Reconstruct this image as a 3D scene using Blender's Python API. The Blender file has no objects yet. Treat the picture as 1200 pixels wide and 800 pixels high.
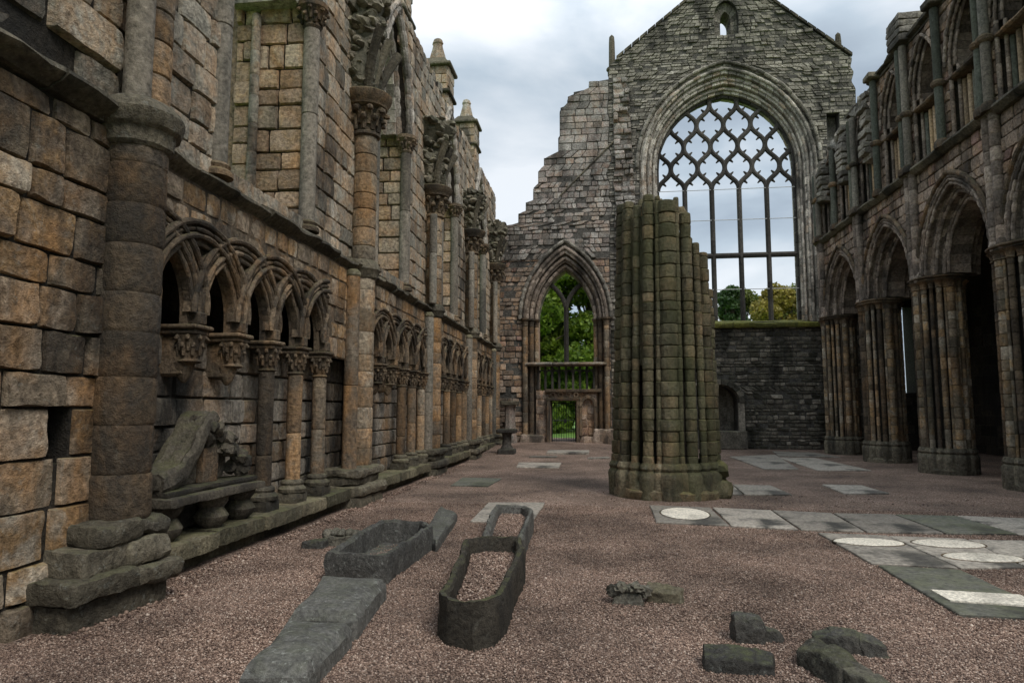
import bpy, bmesh, math, random
import numpy as np
from mathutils import Vector, noise as mn
random.seed(11); rng = np.random.default_rng(11)
S = bpy.context.scene
COL = S.collection
R = math.radians
PI = math.pi

# ------------------------------------------------------------------ camera
CH = 1.65
cam = bpy.data.cameras.new('camera'); cam.lens = 24.0; cam.sensor_width = 36.0
cam.sensor_fit = 'HORIZONTAL'; cam.clip_start = 0.05; cam.clip_end = 3000
camo = bpy.data.objects.new('camera', cam); COL.objects.link(camo); S.camera = camo
camo.location = (0, 0, CH)
PITCH = math.atan2(79, 800); YAW = math.atan2(103, math.hypot(800, 79))
camo.rotation_euler = (R(90) + PITCH, 0, YAW)

# ------------------------------------------------------------------ sky, sun, exposure
SUN_EL, SUN_AZ = R(50), R(138)          # azimuth clockwise from +Y: behind and right of the camera
w = bpy.data.worlds.new('World'); S.world = w; w.use_nodes = True
nt = w.node_tree; nt.nodes.clear()
def N(t, **k):
    n = nt.nodes.new(t)
    for a, b in k.items(): setattr(n, a, b)
    return n
out = N('ShaderNodeOutputWorld'); bg = N('ShaderNodeBackground'); bg.inputs[1].default_value = 0.15
nt.links.new(bg.outputs[0], out.inputs[0])
sky = N('ShaderNodeTexSky', sky_type='NISHITA'); sky.sun_disc = False
sky.sun_elevation = SUN_EL; sky.sun_rotation = SUN_AZ
tc = N('ShaderNodeTexCoord')
mp = N('ShaderNodeMapping'); mp.inputs['Scale'].default_value = (1.0, 1.0, 2.1); mp.inputs['Location'].default_value = (0.9, 0.35, 0.2)
nt.links.new(tc.outputs['Generated'], mp.inputs[0])
n1 = N('ShaderNodeTexNoise'); n1.inputs['Scale'].default_value = 2.1; n1.inputs['Detail'].default_value = 7; n1.inputs['Roughness'].default_value = 0.5
n1.inputs['Distortion'].default_value = 0.25
nt.links.new(mp.outputs[0], n1.inputs[0])
rp = N('ShaderNodeValToRGB'); e = rp.color_ramp.elements
e[0].position = 0.40; e[0].color = (1.9, 2.25, 2.65, 1)
e[1].position = 0.60; e[1].color = (4.6, 4.8, 5.0, 1)
m_ = rp.color_ramp.elements.new(0.49); m_.color = (2.75, 3.2, 3.6, 1)
nt.links.new(n1.outputs[0], rp.inputs[0])
# overcast sky: the zenith about three times as bright as the horizon
sx = N('ShaderNodeSeparateXYZ'); nt.links.new(tc.outputs['Generated'], sx.inputs[0])
zr = N('ShaderNodeMapRange'); zr.inputs[1].default_value = 0.45; zr.inputs[2].default_value = 1.0
zr.inputs[3].default_value = 1.0; zr.inputs[4].default_value = 3.0
nt.links.new(sx.outputs[2], zr.inputs[0])
vm = N('ShaderNodeVectorMath', operation='SCALE'); nt.links.new(rp.outputs[0], vm.inputs[0]); nt.links.new(zr.outputs[0], vm.inputs['Scale'])
mx = N('ShaderNodeMixRGB'); mx.inputs[0].default_value = 0.9
nt.links.new(sky.outputs[0], mx.inputs[1]); nt.links.new(vm.outputs[0], mx.inputs[2])
nt.links.new(mx.outputs[0], bg.inputs[0])
sl = bpy.data.lights.new('sun', 'SUN'); sl.energy = 1.5; sl.angle = R(20); sl.color = (1, .955, .89)
so = bpy.data.objects.new('sun', sl); COL.objects.link(so)
sd = Vector((math.sin(SUN_AZ) * math.cos(SUN_EL), math.cos(SUN_AZ) * math.cos(SUN_EL), math.sin(SUN_EL)))
so.rotation_euler = sd.to_track_quat('Z', 'Y').to_euler(); so.location = (0, -10, 30)
S.view_settings.view_transform = 'Standard'; S.view_settings.look = 'None'
S.render.engine = 'CYCLES'; S.cycles.diffuse_bounces = 3; S.cycles.max_bounces = 5; S.cycles.glossy_bounces = 2; S.cycles.transmission_bounces = 2
S.view_settings.gamma = 1; S.view_settings.use_curve_mapping = False
S.view_settings.exposure = 0.42

# ------------------------------------------------------------------ camera algebra (used once to read positions off the photograph)
_Zc = np.array([0, math.cos(PITCH), math.sin(PITCH)])
_Yc = np.array([103., -79., 800.]); _Yc /= np.linalg.norm(_Yc)
_Xc = np.cross(_Zc, _Yc); _M = np.stack([_Xc, _Yc, _Zc])
def ray(x, y): return _M @ np.array([x - 600, -(y - 400), 800.])
def onZ(x, y, z=0.): d = ray(x, y); t = (z - CH) / d[2]; return np.array([d[0] * t, d[1] * t])
def onY(x, y, Y): d = ray(x, y); t = Y / d[1]; return (d[0] * t, CH + d[2] * t)
def onX(x, y, X): d = ray(x, y); t = X / d[0]; return (d[1] * t, CH + d[2] * t)

# ------------------------------------------------------------------ materials
def stone(name, pal, stain=.45, moss=.3, lichen=.15, green=0., val=(.7, 1.25), bump=.5, tex=1., damp=0., streak=.3, rough=.9, gain=1.45, warm=1., rust=0.):
    """weathered masonry: colour of each stone from its own random numbers, blotches, crust, lichen, moss on ledges"""
    m = bpy.data.materials.new(name); m.use_nodes = True
    t = m.node_tree; nd = t.nodes; nd.clear()
    def n(ty, **k):
        o = nd.new(ty)
        for a, b in k.items(): setattr(o, a, b)
        return o
    L = t.links.new
    o = n('ShaderNodeOutputMaterial'); bs = n('ShaderNodeBsdfPrincipled'); L(bs.outputs[0], o.inputs[0])
    at = n('ShaderNodeAttribute', attribute_name='st'); sp = n('ShaderNodeSeparateColor'); L(at.outputs['Color'], sp.inputs[0])
    tx = n('ShaderNodeTexCoord'); oi = n('ShaderNodeObjectInfo')
    def math_(op, a, b=None, c=None):
        q = n('ShaderNodeMath', operation=op)
        for i, v in enumerate((a, b, c)):
            if v is None: continue
            if isinstance(v, (int, float)): q.inputs[i].default_value = v
            else: L(v, q.inputs[i])
        return q.outputs[0]
    def rng_(v, a, b, c, d):
        q = n('ShaderNodeMapRange'); L(v, q.inputs[0])
        for i, x in enumerate((a, b, c, d)): q.inputs[i + 1].default_value = x
        return q.outputs[0]
    off = math_('MULTIPLY', sp.outputs[2], 31.0); cb = n('ShaderNodeCombineXYZ')
    oo = math_('MULTIPLY_ADD', oi.outputs['Random'], 17.0, off)
    L(off, cb.inputs[0]); L(oo, cb.inputs[1]); L(off, cb.inputs[2])
    va = n('ShaderNodeVectorMath', operation='ADD'); L(tx.outputs['Object'], va.inputs[0]); L(cb.outputs[0], va.inputs[1])
    def noise(sc, det, ro, vec, dist=0):
        q = n('ShaderNodeTexNoise'); L(vec, q.inputs[0]); q.inputs['Scale'].default_value = sc * tex
        q.inputs['Detail'].default_value = det; q.inputs['Roughness'].default_value = ro; q.inputs['Distortion'].default_value = dist
        return q.outputs[0]
    nA = noise(3.4, 5, .62, va.outputs[0], .5); nB = noise(17, 8, .68, va.outputs[0]); nC = noise(70, 3, .6, tx.outputs['Object'])
    q = math_('ADD', math_('MULTIPLY_ADD', sp.outputs[0], .8, .1), math_('MULTIPLY', math_('SUBTRACT', nA, .5), 1.3))
    cr = n('ShaderNodeValToRGB'); el = cr.color_ramp.elements
    while len(el) < len(pal): el.new(.5)
    for i, c in enumerate(pal):
        el[i].position = .04 + .92 * i / (len(pal) - 1); el[i].color = (c[0] * (1 + .08 * warm) * gain, c[1] * gain, c[2] * (1 - .11 * warm) * gain, 1)
    L(q, cr.inputs[0])
    vv = math_('MULTIPLY', rng_(sp.outputs[1], 0, 1, val[0] * .8, val[1] * 1.08), rng_(nB, .30, .70, .38, 1.6))
    sc = n('ShaderNodeVectorMath', operation='SCALE'); L(cr.outputs[0], sc.inputs[0]); L(vv, sc.inputs['Scale'])
    col = sc.outputs[0]
    def mix(f, a, c):
        x = n('ShaderNodeMixRGB'); L(f, x.inputs[0]); L(a, x.inputs[1])
        if isinstance(c, tuple): x.inputs[2].default_value = (*c, 1)
        else: L(c, x.inputs[2])
        return x.outputs[0]
    if rust:      # iron stains that run across the joints
        mpr = n('ShaderNodeMapping'); mpr.inputs['Scale'].default_value = (1, 1, .55); mpr.inputs['Location'].default_value = (7.3, 2.1, 4.4); L(tx.outputs['Object'], mpr.inputs[0])
        rf = math_('MULTIPLY', rng_(noise(1.7, 6, .62, mpr.outputs[0], .6), .49, .64, 0, 1), rust)
        rc = n('ShaderNodeVectorMath', operation='SCALE'); rc.inputs[0].default_value = (.40, .205, .075); L(math_('MULTIPLY', vv, .85), rc.inputs['Scale'])
        col = mix(rf, col, rc.outputs[0])
    if lichen:
        lf = math_('MULTIPLY', rng_(noise(11, 8, .8, tx.outputs['Object']), .56, .66, 0, 1), min(1, lichen * 1.6))
        col = mix(lf, col, (.34, .345, .30))
    mpg = n('ShaderNodeMapping'); mpg.inputs['Scale'].default_value = (1, 1, .32); L(tx.outputs['Object'], mpg.inputs[0])
    if stain:
        sf = math_('MULTIPLY', rng_(noise(.9, 7, .62, mpg.outputs[0], .3), .50, .62, 0, 1), min(.92, stain * 1.45))
        col = mix(sf, col, (.022, .021, .019))
    if streak:
        mp2 = n('ShaderNodeMapping'); mp2.inputs['Scale'].default_value = (1, 1, .12); L(va.outputs[0], mp2.inputs[0])
        kf = math_('MULTIPLY', rng_(noise(5, 4, .6, mp2.outputs[0]), .5, .7, 0, 1), streak)
        col = mix(kf, col, (.035, .032, .028))
    gm = n('ShaderNodeNewGeometry'); gs = n('ShaderNodeSeparateXYZ'); L(gm.outputs['Normal'], gs.inputs[0])
    nM = noise(3.5, 6, .7, tx.outputs['Object'])
    if green:
        gf = math_('MULTIPLY', rng_(noise(1.3, 6, .65, mpg.outputs[0], .2), .36, .62, 0, 1), green)
        col = mix(gf, col, (.072, .078, .030))
    if moss:
        mf = math_('MULTIPLY', math_('MULTIPLY', rng_(gs.outputs[2], .35, .8, 0, 1), rng_(nM, .42, .6, 0, 1)), moss)
        col = mix(mf, col, mix(nB, cr.outputs[0], (.13, .15, .03)))
    L(col, bs.inputs['Base Color'])
    rr = rng_(nA, .3, .7, rough - damp, rough)
    L(rr, bs.inputs['Roughness']); bs.inputs['Specular IOR Level'].default_value = .3 if damp else .18
    bh = math_('ADD', math_('MULTIPLY', nB, 1.0), math_('MULTIPLY', nC, .35)); bh = math_('ADD', bh, math_('MULTIPLY', nA, .8))
    bp = n('ShaderNodeBump'); bp.inputs['Strength'].default_value = min(1, bump * 1.7); bp.inputs['Distance'].default_value = .05 / tex
    L(bh, bp.inputs['Height']); L(bp.outputs[0], bs.inputs['Normal'])
    return m

def plain(name, c, rough=.6, metal=0., var=.15, scale=12):
    m = bpy.data.materials.new(name); m.use_nodes = True; t = m.node_tree; b = t.nodes['Principled BSDF']
    tx = t.nodes.new('ShaderNodeTexCoord'); q = t.nodes.new('ShaderNodeTexNoise'); q.inputs['Scale'].default_value = scale; q.inputs['Detail'].default_value = 5
    t.links.new(tx.outputs['Object'], q.inputs[0]); r = t.nodes.new('ShaderNodeValToRGB')
    r.color_ramp.elements[0].position = .3; r.color_ramp.elements[1].position = .7
    r.color_ramp.elements[0].color = (*[x * (1 - var) for x in c], 1); r.color_ramp.elements[1].color = (*[x * (1 + var) for x in c], 1)
    t.links.new(q.outputs[0], r.inputs[0]); t.links.new(r.outputs[0], b.inputs['Base Color'])
    b.inputs['Roughness'].default_value = rough; b.inputs['Metallic'].default_value = metal
    return m

def leafmat(name, c1, c2, trans=.35):
    m = bpy.data.materials.new(name); m.use_nodes = True; t = m.node_tree; b = t.nodes['Principled BSDF']
    at = t.nodes.new('ShaderNodeAttribute'); at.attribute_name = 'st'; sp = t.nodes.new('ShaderNodeSeparateColor')
    t.links.new(at.outputs['Color'], sp.inputs[0]); r = t.nodes.new('ShaderNodeValToRGB')
    r.color_ramp.elements[0].color = (*c1, 1); r.color_ramp.elements[1].color = (*c2, 1)
    t.links.new(sp.outputs[0], r.inputs[0]); t.links.new(r.outputs[0], b.inputs['Base Color']); b.inputs['Roughness'].default_value = .6
    tr = t.nodes.new('ShaderNodeBsdfTranslucent'); t.links.new(r.outputs[0], tr.inputs[0])
    mxs = t.nodes.new('ShaderNodeMixShader'); mxs.inputs[0].default_value = trans
    t.links.new(b.outputs[0], mxs.inputs[1]); t.links.new(tr.outputs[0], mxs.inputs[2])
    t.links.new(mxs.outputs[0], t.nodes['Material Output'].inputs[0])
    return m

def gravelmat():
    m = bpy.data.materials.new('gravel'); m.use_nodes = True; t = m.node_tree; b = t.nodes['Principled BSDF']; L = t.links.new
    tx = t.nodes.new('ShaderNodeTexCoord')
    v = t.nodes.new('ShaderNodeTexVoronoi'); v.inputs['Scale'].default_value = 64; L(tx.outputs['Object'], v.inputs[0])
    sp = t.nodes.new('ShaderNodeSeparateColor'); L(v.outputs['Color'], sp.inputs[0])
    r = t.nodes.new('ShaderNodeValToRGB'); e = r.color_ramp.elements
    e[0].position = 0; e[0].color = (.045, .030, .024, 1); e[1].position = 1; e[1].color = (.43, .335, .27, 1)
    for p, c in ((.3, (.148, .097, .072)), (.6, (.215, .145, .106)), (.85, (.31, .215, .16))):
        q = e.new(p); q.color = (*c, 1)
    L(sp.outputs[0], r.inputs[0])
    n = t.nodes.new('ShaderNodeTexNoise'); n.inputs['Scale'].default_value = .55; n.inputs['Detail'].default_value = 10; n.inputs['Roughness'].default_value = .65; L(tx.outputs['Object'], n.inputs[0])
    mr = t.nodes.new('ShaderNodeMapRange'); L(n.outputs[0], mr.inputs[0])
    mr.inputs[1].default_value = .37; mr.inputs[2].default_value = .63; mr.inputs[3].default_value = .55; mr.inputs[4].default_value = 1.3
    s = t.nodes.new('ShaderNodeVectorMath'); s.operation = 'SCALE'; L(r.outputs[0], s.inputs[0]); L(mr.outputs[0], s.inputs['Scale'])
    L(s.outputs[0], b.inputs['Base Color']); b.inputs['Roughness'].default_value = .85; b.inputs['Specular IOR Level'].default_value = .25
    bp = t.nodes.new('ShaderNodeBump'); bp.inputs['Strength'].default_value = .9; bp.inputs['Distance'].default_value = .02; bp.invert = True
    L(v.outputs['Distance'], bp.inputs['Height']); L(bp.outputs[0], b.inputs['Normal'])
    return m

M = {}
M['near'] = stone('near_ashlar', rust=0.62, warm=1., gain=1.3, pal=[(.10, .082, .065), (.18, .15, .115), (.25, .21, .17), (.15, .115, .085), (.215, .145, .08), (.27, .24, .20)], stain=.5, moss=.5, lichen=.22, streak=.35)
M['upper'] = stone('upper_ashlar', rust=0.5, warm=.1, pal=[(.16, .148, .12), (.22, .195, .155), (.27, .205, .145), (.25, .232, .19), (.29, .215, .145), (.31, .28, .23)], stain=.5, moss=.5, lichen=.15, streak=.3)
M['reveal'] = stone('reveal_ashlar', rust=0.5, pal=[(.27, .19, .13), (.33, .235, .16), (.29, .225, .17), (.34, .24, .15), (.37, .31, .235), (.24, .20, .16)], gain=1.1, warm=.6, stain=.2, moss=.2, lichen=.06, streak=.12)
M['grey'] = stone('lower_ashlar', rust=0.35, warm=.2, gain=1.05, pal=[(.17, .145, .115), (.22, .19, .155), (.26, .235, .20), (.20, .15, .10), (.14, .12, .10)], stain=.65, moss=.3, lichen=.15)
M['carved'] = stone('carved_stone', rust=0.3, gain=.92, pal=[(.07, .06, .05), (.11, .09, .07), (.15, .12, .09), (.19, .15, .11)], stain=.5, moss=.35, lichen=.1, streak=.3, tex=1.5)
M['column'] = stone('column_drums', rust=0.6, pal=[(.10, .085, .068), (.165, .135, .10), (.21, .148, .095), (.155, .138, .115), (.23, .20, .16)], stain=.45, moss=.3, lichen=.12, streak=.4)
M['darkcol'] = stone('dark_column_drums', rust=0.25, gain=.85, pal=[(.065, .055, .045), (.10, .08, .06), (.13, .10, .07), (.085, .075, .065)], stain=.4, moss=.3, lichen=.08, streak=.4)
M['shaft'] = stone('grey_shaft', [(.10, .10, .092), (.14, .132, .118), (.17, .155, .135)], stain=.35, moss=.2, lichen=.1, streak=.5, bump=.25)
M['springer'] = stone('broken_rubble', warm=.3, pal=[(.08, .075, .058), (.13, .118, .09), (.18, .16, .125), (.22, .19, .15)], stain=.4, moss=.7, lichen=.15, green=.15)
M['shadedark'] = stone('shade_dark_ashlar', gain=1, pal=[(.025, .022, .019), (.04, .035, .03), (.055, .047, .04)], stain=.5)  # shade of the niches and south aisle put into the stone colour
M['slabstain'] = stone('stained_slab', warm=.4, gain=1.0, pal=[(.19, .172, .15), (.235, .212, .182), (.265, .24, .207)], stain=.68, moss=.05, lichen=.1, bump=.2, damp=.2, streak=0, tex=1.3)
M['mortarpale'] = stone('pale_mortar', [(.07, .064, .055), (.10, .092, .08), (.13, .12, .105)], gain=1, warm=0, stain=.5, moss=.2, lichen=.05, bump=.7)
M['orange'] = stone('orange_shaft', rust=0.75, pal=[(.11, .09, .07), (.17, .118, .075), (.21, .14, .08), (.15, .125, .10), (.19, .165, .135)], stain=.35, moss=.1, lichen=.08, streak=.5)
M['ledge'] = stone('ledge_stone', gain=.95, pal=[(.075, .07, .058), (.12, .11, .088), (.15, .14, .11)], stain=.55, moss=.28, lichen=.25, green=0)
M['bench'] = stone('bench_stone', gain=1.0, pal=[(.10, .095, .07), (.15, .14, .10), (.19, .17, .125)], stain=.4, moss=.5, lichen=.25, green=.12)
M['rubble'] = stone('gable_rubble', warm=-.1, pal=[(.15, .13, .105), (.22, .195, .16), (.28, .25, .205), (.19, .165, .13), (.31, .28, .235)], gain=1.2, stain=.5, moss=.4, lichen=.25, val=(.62, 1.2), streak=.2)
M['pale'] = stone('gable_ashlar', rust=0.25, warm=-.1, pal=[(.20, .18, .155), (.27, .245, .215), (.26, .205, .175), (.30, .28, .245), (.24, .175, .135)], gain=1.25, stain=.45, moss=.4, lichen=.2, streak=.25)
M['darkrub'] = stone('lower_rubble', gain=1.2, pal=[(.05, .048, .043), (.09, .085, .075), (.14, .13, .115), (.30, .28, .25)], stain=.6, moss=.5, lichen=.2, val=(.5, 1.25), green=.15)
M['voussoir'] = stone('moulded_voussoirs', warm=-.1, pal=[(.20, .175, .145), (.27, .24, .20), (.32, .285, .24), (.24, .18, .13)], stain=.5, moss=.4, lichen=.15, streak=.15)
M['tracery'] = stone('tracery_stone', gain=.72, pal=[(.055, .053, .052), (.08, .077, .075), (.10, .096, .09)], stain=.3, moss=.2, lichen=.08, bump=.25)
M['arcade'] = stone('arcade_ashlar', rust=0.3, warm=.9, pal=[(.13, .105, .09), (.19, .155, .13), (.24, .20, .175), (.21, .15, .105), (.19, .13, .12)], stain=.55, moss=.3, lichen=.12, streak=.35)
M['pier'] = stone('pier_drums', rust=0.45, warm=.9, pal=[(.085, .07, .055), (.14, .115, .09), (.20, .165, .125), (.23, .155, .085), (.22, .20, .17), (.27, .24, .20)], stain=.5, moss=.3, lichen=.14, green=.15, streak=.4, val=(.7, 1.2))
M['arch'] = stone('arcade_voussoirs', rust=0.15, warm=.4, pal=[(.12, .10, .085), (.17, .14, .118), (.22, .185, .155), (.15, .12, .10)], stain=.5, moss=.2, lichen=.1, streak=.1, val=(.6, 1.3))
M['teal'] = stone('dark_marble_shaft', [(.045, .052, .050), (.07, .078, .072), (.10, .105, .095)], stain=.25, moss=.1, lichen=.1, green=.25, bump=.2)
M['tan'] = stone('tan_shaft', [(.22, .165, .105), (.28, .21, .135), (.25, .20, .15)], stain=.35, moss=.1, lichen=.08, bump=.25)
M['mosspier'] = stone('mossy_pier_drums', rust=0.18, gain=1.12, pal=[(.066, .062, .046), (.105, .098, .07), (.14, .125, .09), (.16, .12, .08)], stain=.5, moss=.8, lichen=.2, green=.5, streak=.4)
M['coffin'] = stone('coffin_stone', warm=.3, gain=.95, pal=[(.050, .048, .043), (.08, .077, .07), (.105, .10, .09)], stain=.4, moss=.25, lichen=.42, tex=1.6, damp=.15)
M['lid'] = stone('lid_stone', warm=.3, pal=[(.05, .049, .044), (.08, .078, .07), (.11, .106, .096)], gain=1.05, stain=.25, moss=.2, lichen=.6, tex=1.8, damp=.2, bump=.4)
M['coffinbrown'] = stone('brown_coffin_stone', warm=.3, gain=.8, pal=[(.075, .066, .052), (.11, .095, .074), (.15, .13, .10)], stain=.45, moss=.5, lichen=.08, tex=1.6)
M['slab'] = stone('slab_stone', warm=.4, gain=1.0, pal=[(.20, .18, .155), (.245, .222, .19), (.275, .25, .215)], stain=.55, moss=.05, lichen=.1, bump=.2, damp=.12, streak=0)
M['slabdark'] = stone('dark_slab_stone', warm=.3, gain=1.1, rust=0, pal=[(.085, .084, .072), (.11, .108, .09), (.135, .13, .108)], stain=.5, moss=.35, lichen=.12, green=.08, bump=.2, damp=.12, streak=0)
M['plaque'] = stone('white_plaque_stone', gain=1.08, pal=[(.45, .44, .40), (.51, .495, .455), (.55, .535, .49)], stain=.2, moss=0, lichen=0, bump=.25, tex=2, val=(.9, 1.05), streak=0)
M['rock'] = stone('rock_stone', warm=.3, gain=1.05, pal=[(.07, .065, .053), (.12, .11, .088), (.17, .155, .122)], stain=.4, moss=.3, lichen=.22, tex=2)
M['rockdark'] = stone('dark_rock_stone', warm=.3, gain=.8, pal=[(.05, .046, .04), (.075, .07, .06), (.10, .092, .078)], stain=.4, moss=.5, lichen=.2, tex=2, damp=.35)
M['rockgold'] = stone('ochre_rock_stone', gain=1.0, warm=0., pal=[(.15, .128, .085), (.19, .16, .105), (.22, .185, .125)], stain=.35, moss=.2, lichen=.15, tex=2)
M['mortar'] = stone('mortar', [(.022, .019, .016), (.034, .03, .025), (.048, .042, .035)], gain=1, stain=.4, moss=.2, lichen=.05, bump=.7)
M['mossy'] = stone('moss_ledge', gain=1.08, pal=[(.12, .13, .03), (.19, .19, .045), (.10, .11, .035)], stain=.15, moss=.9, lichen=0, green=.4)
M['gravel'] = gravelmat()
M['iron'] = plain('black_iron', (.012, .012, .013), .5, .3)
M['grass'] = plain('grass_blades', (.13, .24, .03), .85, 0, .5, 3)
M['bark'] = plain('bark', (.07, .055, .04), .9, 0, .4, 20)
M['leaf'] = leafmat('green_leaves', (.05, .11, .012), (.30, .42, .045), .5)
M['leafdark'] = leafmat('dark_leaves', (.016, .042, .012), (.075, .14, .03), .3)
M['leafdull'] = leafmat('dull_leaves', (.07, .09, .018), (.22, .25, .05), .4)
M['leafgold'] = leafmat('yellow_leaves', (.14, .12, .02), (.36, .29, .05))
M['hedge'] = leafmat('hedge_leaves', (.010, .028, .008), (.035, .075, .016), .2)

# ------------------------------------------------------------------ mesh builder
def rn(): return (random.random(), random.random(), random.random())
ORG = {}
class MB:
    def __init__(s): s.v = []; s.f = []; s.c = []; s.n = 0
    def add(s, vs, fs, c=None):
        c = c or rn(); b = s.n
        s.v.extend(map(tuple, vs)); s.f.extend([tuple(i + b for i in f) for f in fs]); s.c.extend([c] * len(vs)); s.n += len(vs)
    def build(s, name, mat, parent=None, smooth=True, loc=None, sharp=32):
        me = bpy.data.meshes.new(name)
        L = Vector((0, 0, 0))
        if parent is not None: L = ORG.get(parent.name, parent.location)
        L = np.array(L)
        V = np.array(s.v, dtype=np.float32).reshape(-1, 3) - L
        if loc is not None: V = V - np.array(loc)
        me.from_pydata(V.tolist(), [], s.f); me.update()
        a = me.attributes.new('st', 'FLOAT_COLOR', 'POINT')
        cc = np.ones((len(V), 4), np.float32); cc[:, :3] = np.array(s.c, np.float32).reshape(-1, 3); a.data.foreach_set('color', cc.ravel())
        if smooth: me.polygons.foreach_set('use_smooth', [True] * len(me.polygons)); me.set_sharp_from_angle(angle=R(sharp))
        me.materials.append(M[mat] if isinstance(mat, str) else mat)
        o = bpy.data.objects.new(name, me); COL.objects.link(o)
        if parent is not None: o.parent = parent; ORG[o.name] = tuple(L)
        if loc is not None: o.location = loc
        return o
def thing(name, label, cat, loc=(0, 0, 0), group=None):
    o = bpy.data.objects.new(name, None); COL.objects.link(o); o.location = loc; o.empty_display_size = .3
    return tag(o, label, cat, group)
def tag(o, label, cat, group=None, kind=None):
    if label: o['label'] = label
    if cat: o['category'] = cat
    if group: o['group'] = group
    if kind: o['kind'] = kind
    elif label: o['kind'] = 'thing'
    return o
class Fr:
    def __init__(s, O, U, V, Nn): s.O = np.array(O, float); s.U = np.array(U, float); s.V = np.array(V, float); s.N = np.array(Nn, float)
    def __call__(s, u, v, w_=0.): return s.O + s.U * u + s.V * v + s.N * w_
def box(mb, x0, x1, y0, y1, z0, z1, bev=.012, c=None, jit=0.):
    c = c or rn(); b = min(bev, (x1 - x0) * .3, (y1 - y0) * .3, (z1 - z0) * .3)
    bm = bmesh.new(); bmesh.ops.create_cube(bm, size=1)
    for v in bm.verts:
        v.co = Vector(((x0 + x1) / 2 + v.co.x * (x1 - x0), (y0 + y1) / 2 + v.co.y * (y1 - y0), (z0 + z1) / 2 + v.co.z * (z1 - z0)))
    if b > 0: bmesh.ops.bevel(bm, geom=bm.edges[:], offset=b, segments=1, affect='EDGES')
    if jit:
        for v in bm.verts: v.co += mn.noise_vector(v.co * 3.1) * jit
    bm.verts.index_update()
    mb.add([v.co[:] for v in bm.verts], [[v.index for v in f.verts] for f in bm.faces], c); bm.free()
def wornblock(mb, x0, x1, y0, y1, z0, z1, amp=.03, cell=.07, rnd=.035, c=None, rot=0.):
    """worn block: subdivided box with rounded edges and eroded faces"""
    nx, ny, nz = [max(2, int((b - a) / cell)) for a, b in ((x0, x1), (y0, y1), (z0, z1))]
    idx = {}; vs = []; fs = []; cx, cy = (x0 + x1) / 2, (y0 + y1) / 2; hx, hy, hz = (x1 - x0) / 2, (y1 - y0) / 2, (z1 - z0) / 2
    sd = Vector((random.random() * 50,) * 3)
    def V(i, j, k):
        key = (i, j, k)
        if key in idx: return idx[key]
        p = np.array([-hx + 2 * hx * i / nx, -hy + 2 * hy * j / ny, -hz + 2 * hz * k / nz])
        h = np.array([hx, hy, hz]); r = min(rnd, min(h) * .8)
        q = np.clip(p, -(h - r), h - r); d = p - q; l = np.linalg.norm(d)
        if l > 1e-6: p = q + d / l * r
        g = Vector(p) + Vector((cx, cy, z0 + hz))
        nn = mn.noise_vector(g * 2.3 + sd) * amp * .8 + mn.noise_vector(g * 7 + sd) * amp * .6 + mn.noise_vector(g * 17 + sd) * amp * .4
        p = p + np.array(nn)
        if rot: p = np.array([p[0] * math.cos(rot) - p[1] * math.sin(rot), p[0] * math.sin(rot) + p[1] * math.cos(rot), p[2]])
        vs.append((cx + p[0], cy + p[1], z0 + hz + p[2])); idx[key] = len(vs) - 1; return idx[key]
    for i in range(nx):
        for j in range(ny):
            fs.append((V(i, j, 0), V(i, j + 1, 0), V(i + 1, j + 1, 0), V(i + 1, j, 0)))
            fs.append((V(i, j, nz), V(i + 1, j, nz), V(i + 1, j + 1, nz), V(i, j + 1, nz)))
    for i in range(nx):
        for k in range(nz):
            fs.append((V(i, 0, k), V(i + 1, 0, k), V(i + 1, 0, k + 1), V(i, 0, k + 1)))
            fs.append((V(i, ny, k), V(i, ny, k + 1), V(i + 1, ny, k + 1), V(i + 1, ny, k)))
    for j in range(ny):
        for k in range(nz):
            fs.append((V(0, j, k), V(0, j, k + 1), V(0, j + 1, k + 1), V(0, j + 1, k)))
            fs.append((V(nx, j, k), V(nx, j + 1, k), V(nx, j + 1, k + 1), V(nx, j, k + 1)))
    mb.add(vs, fs, c)
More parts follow.
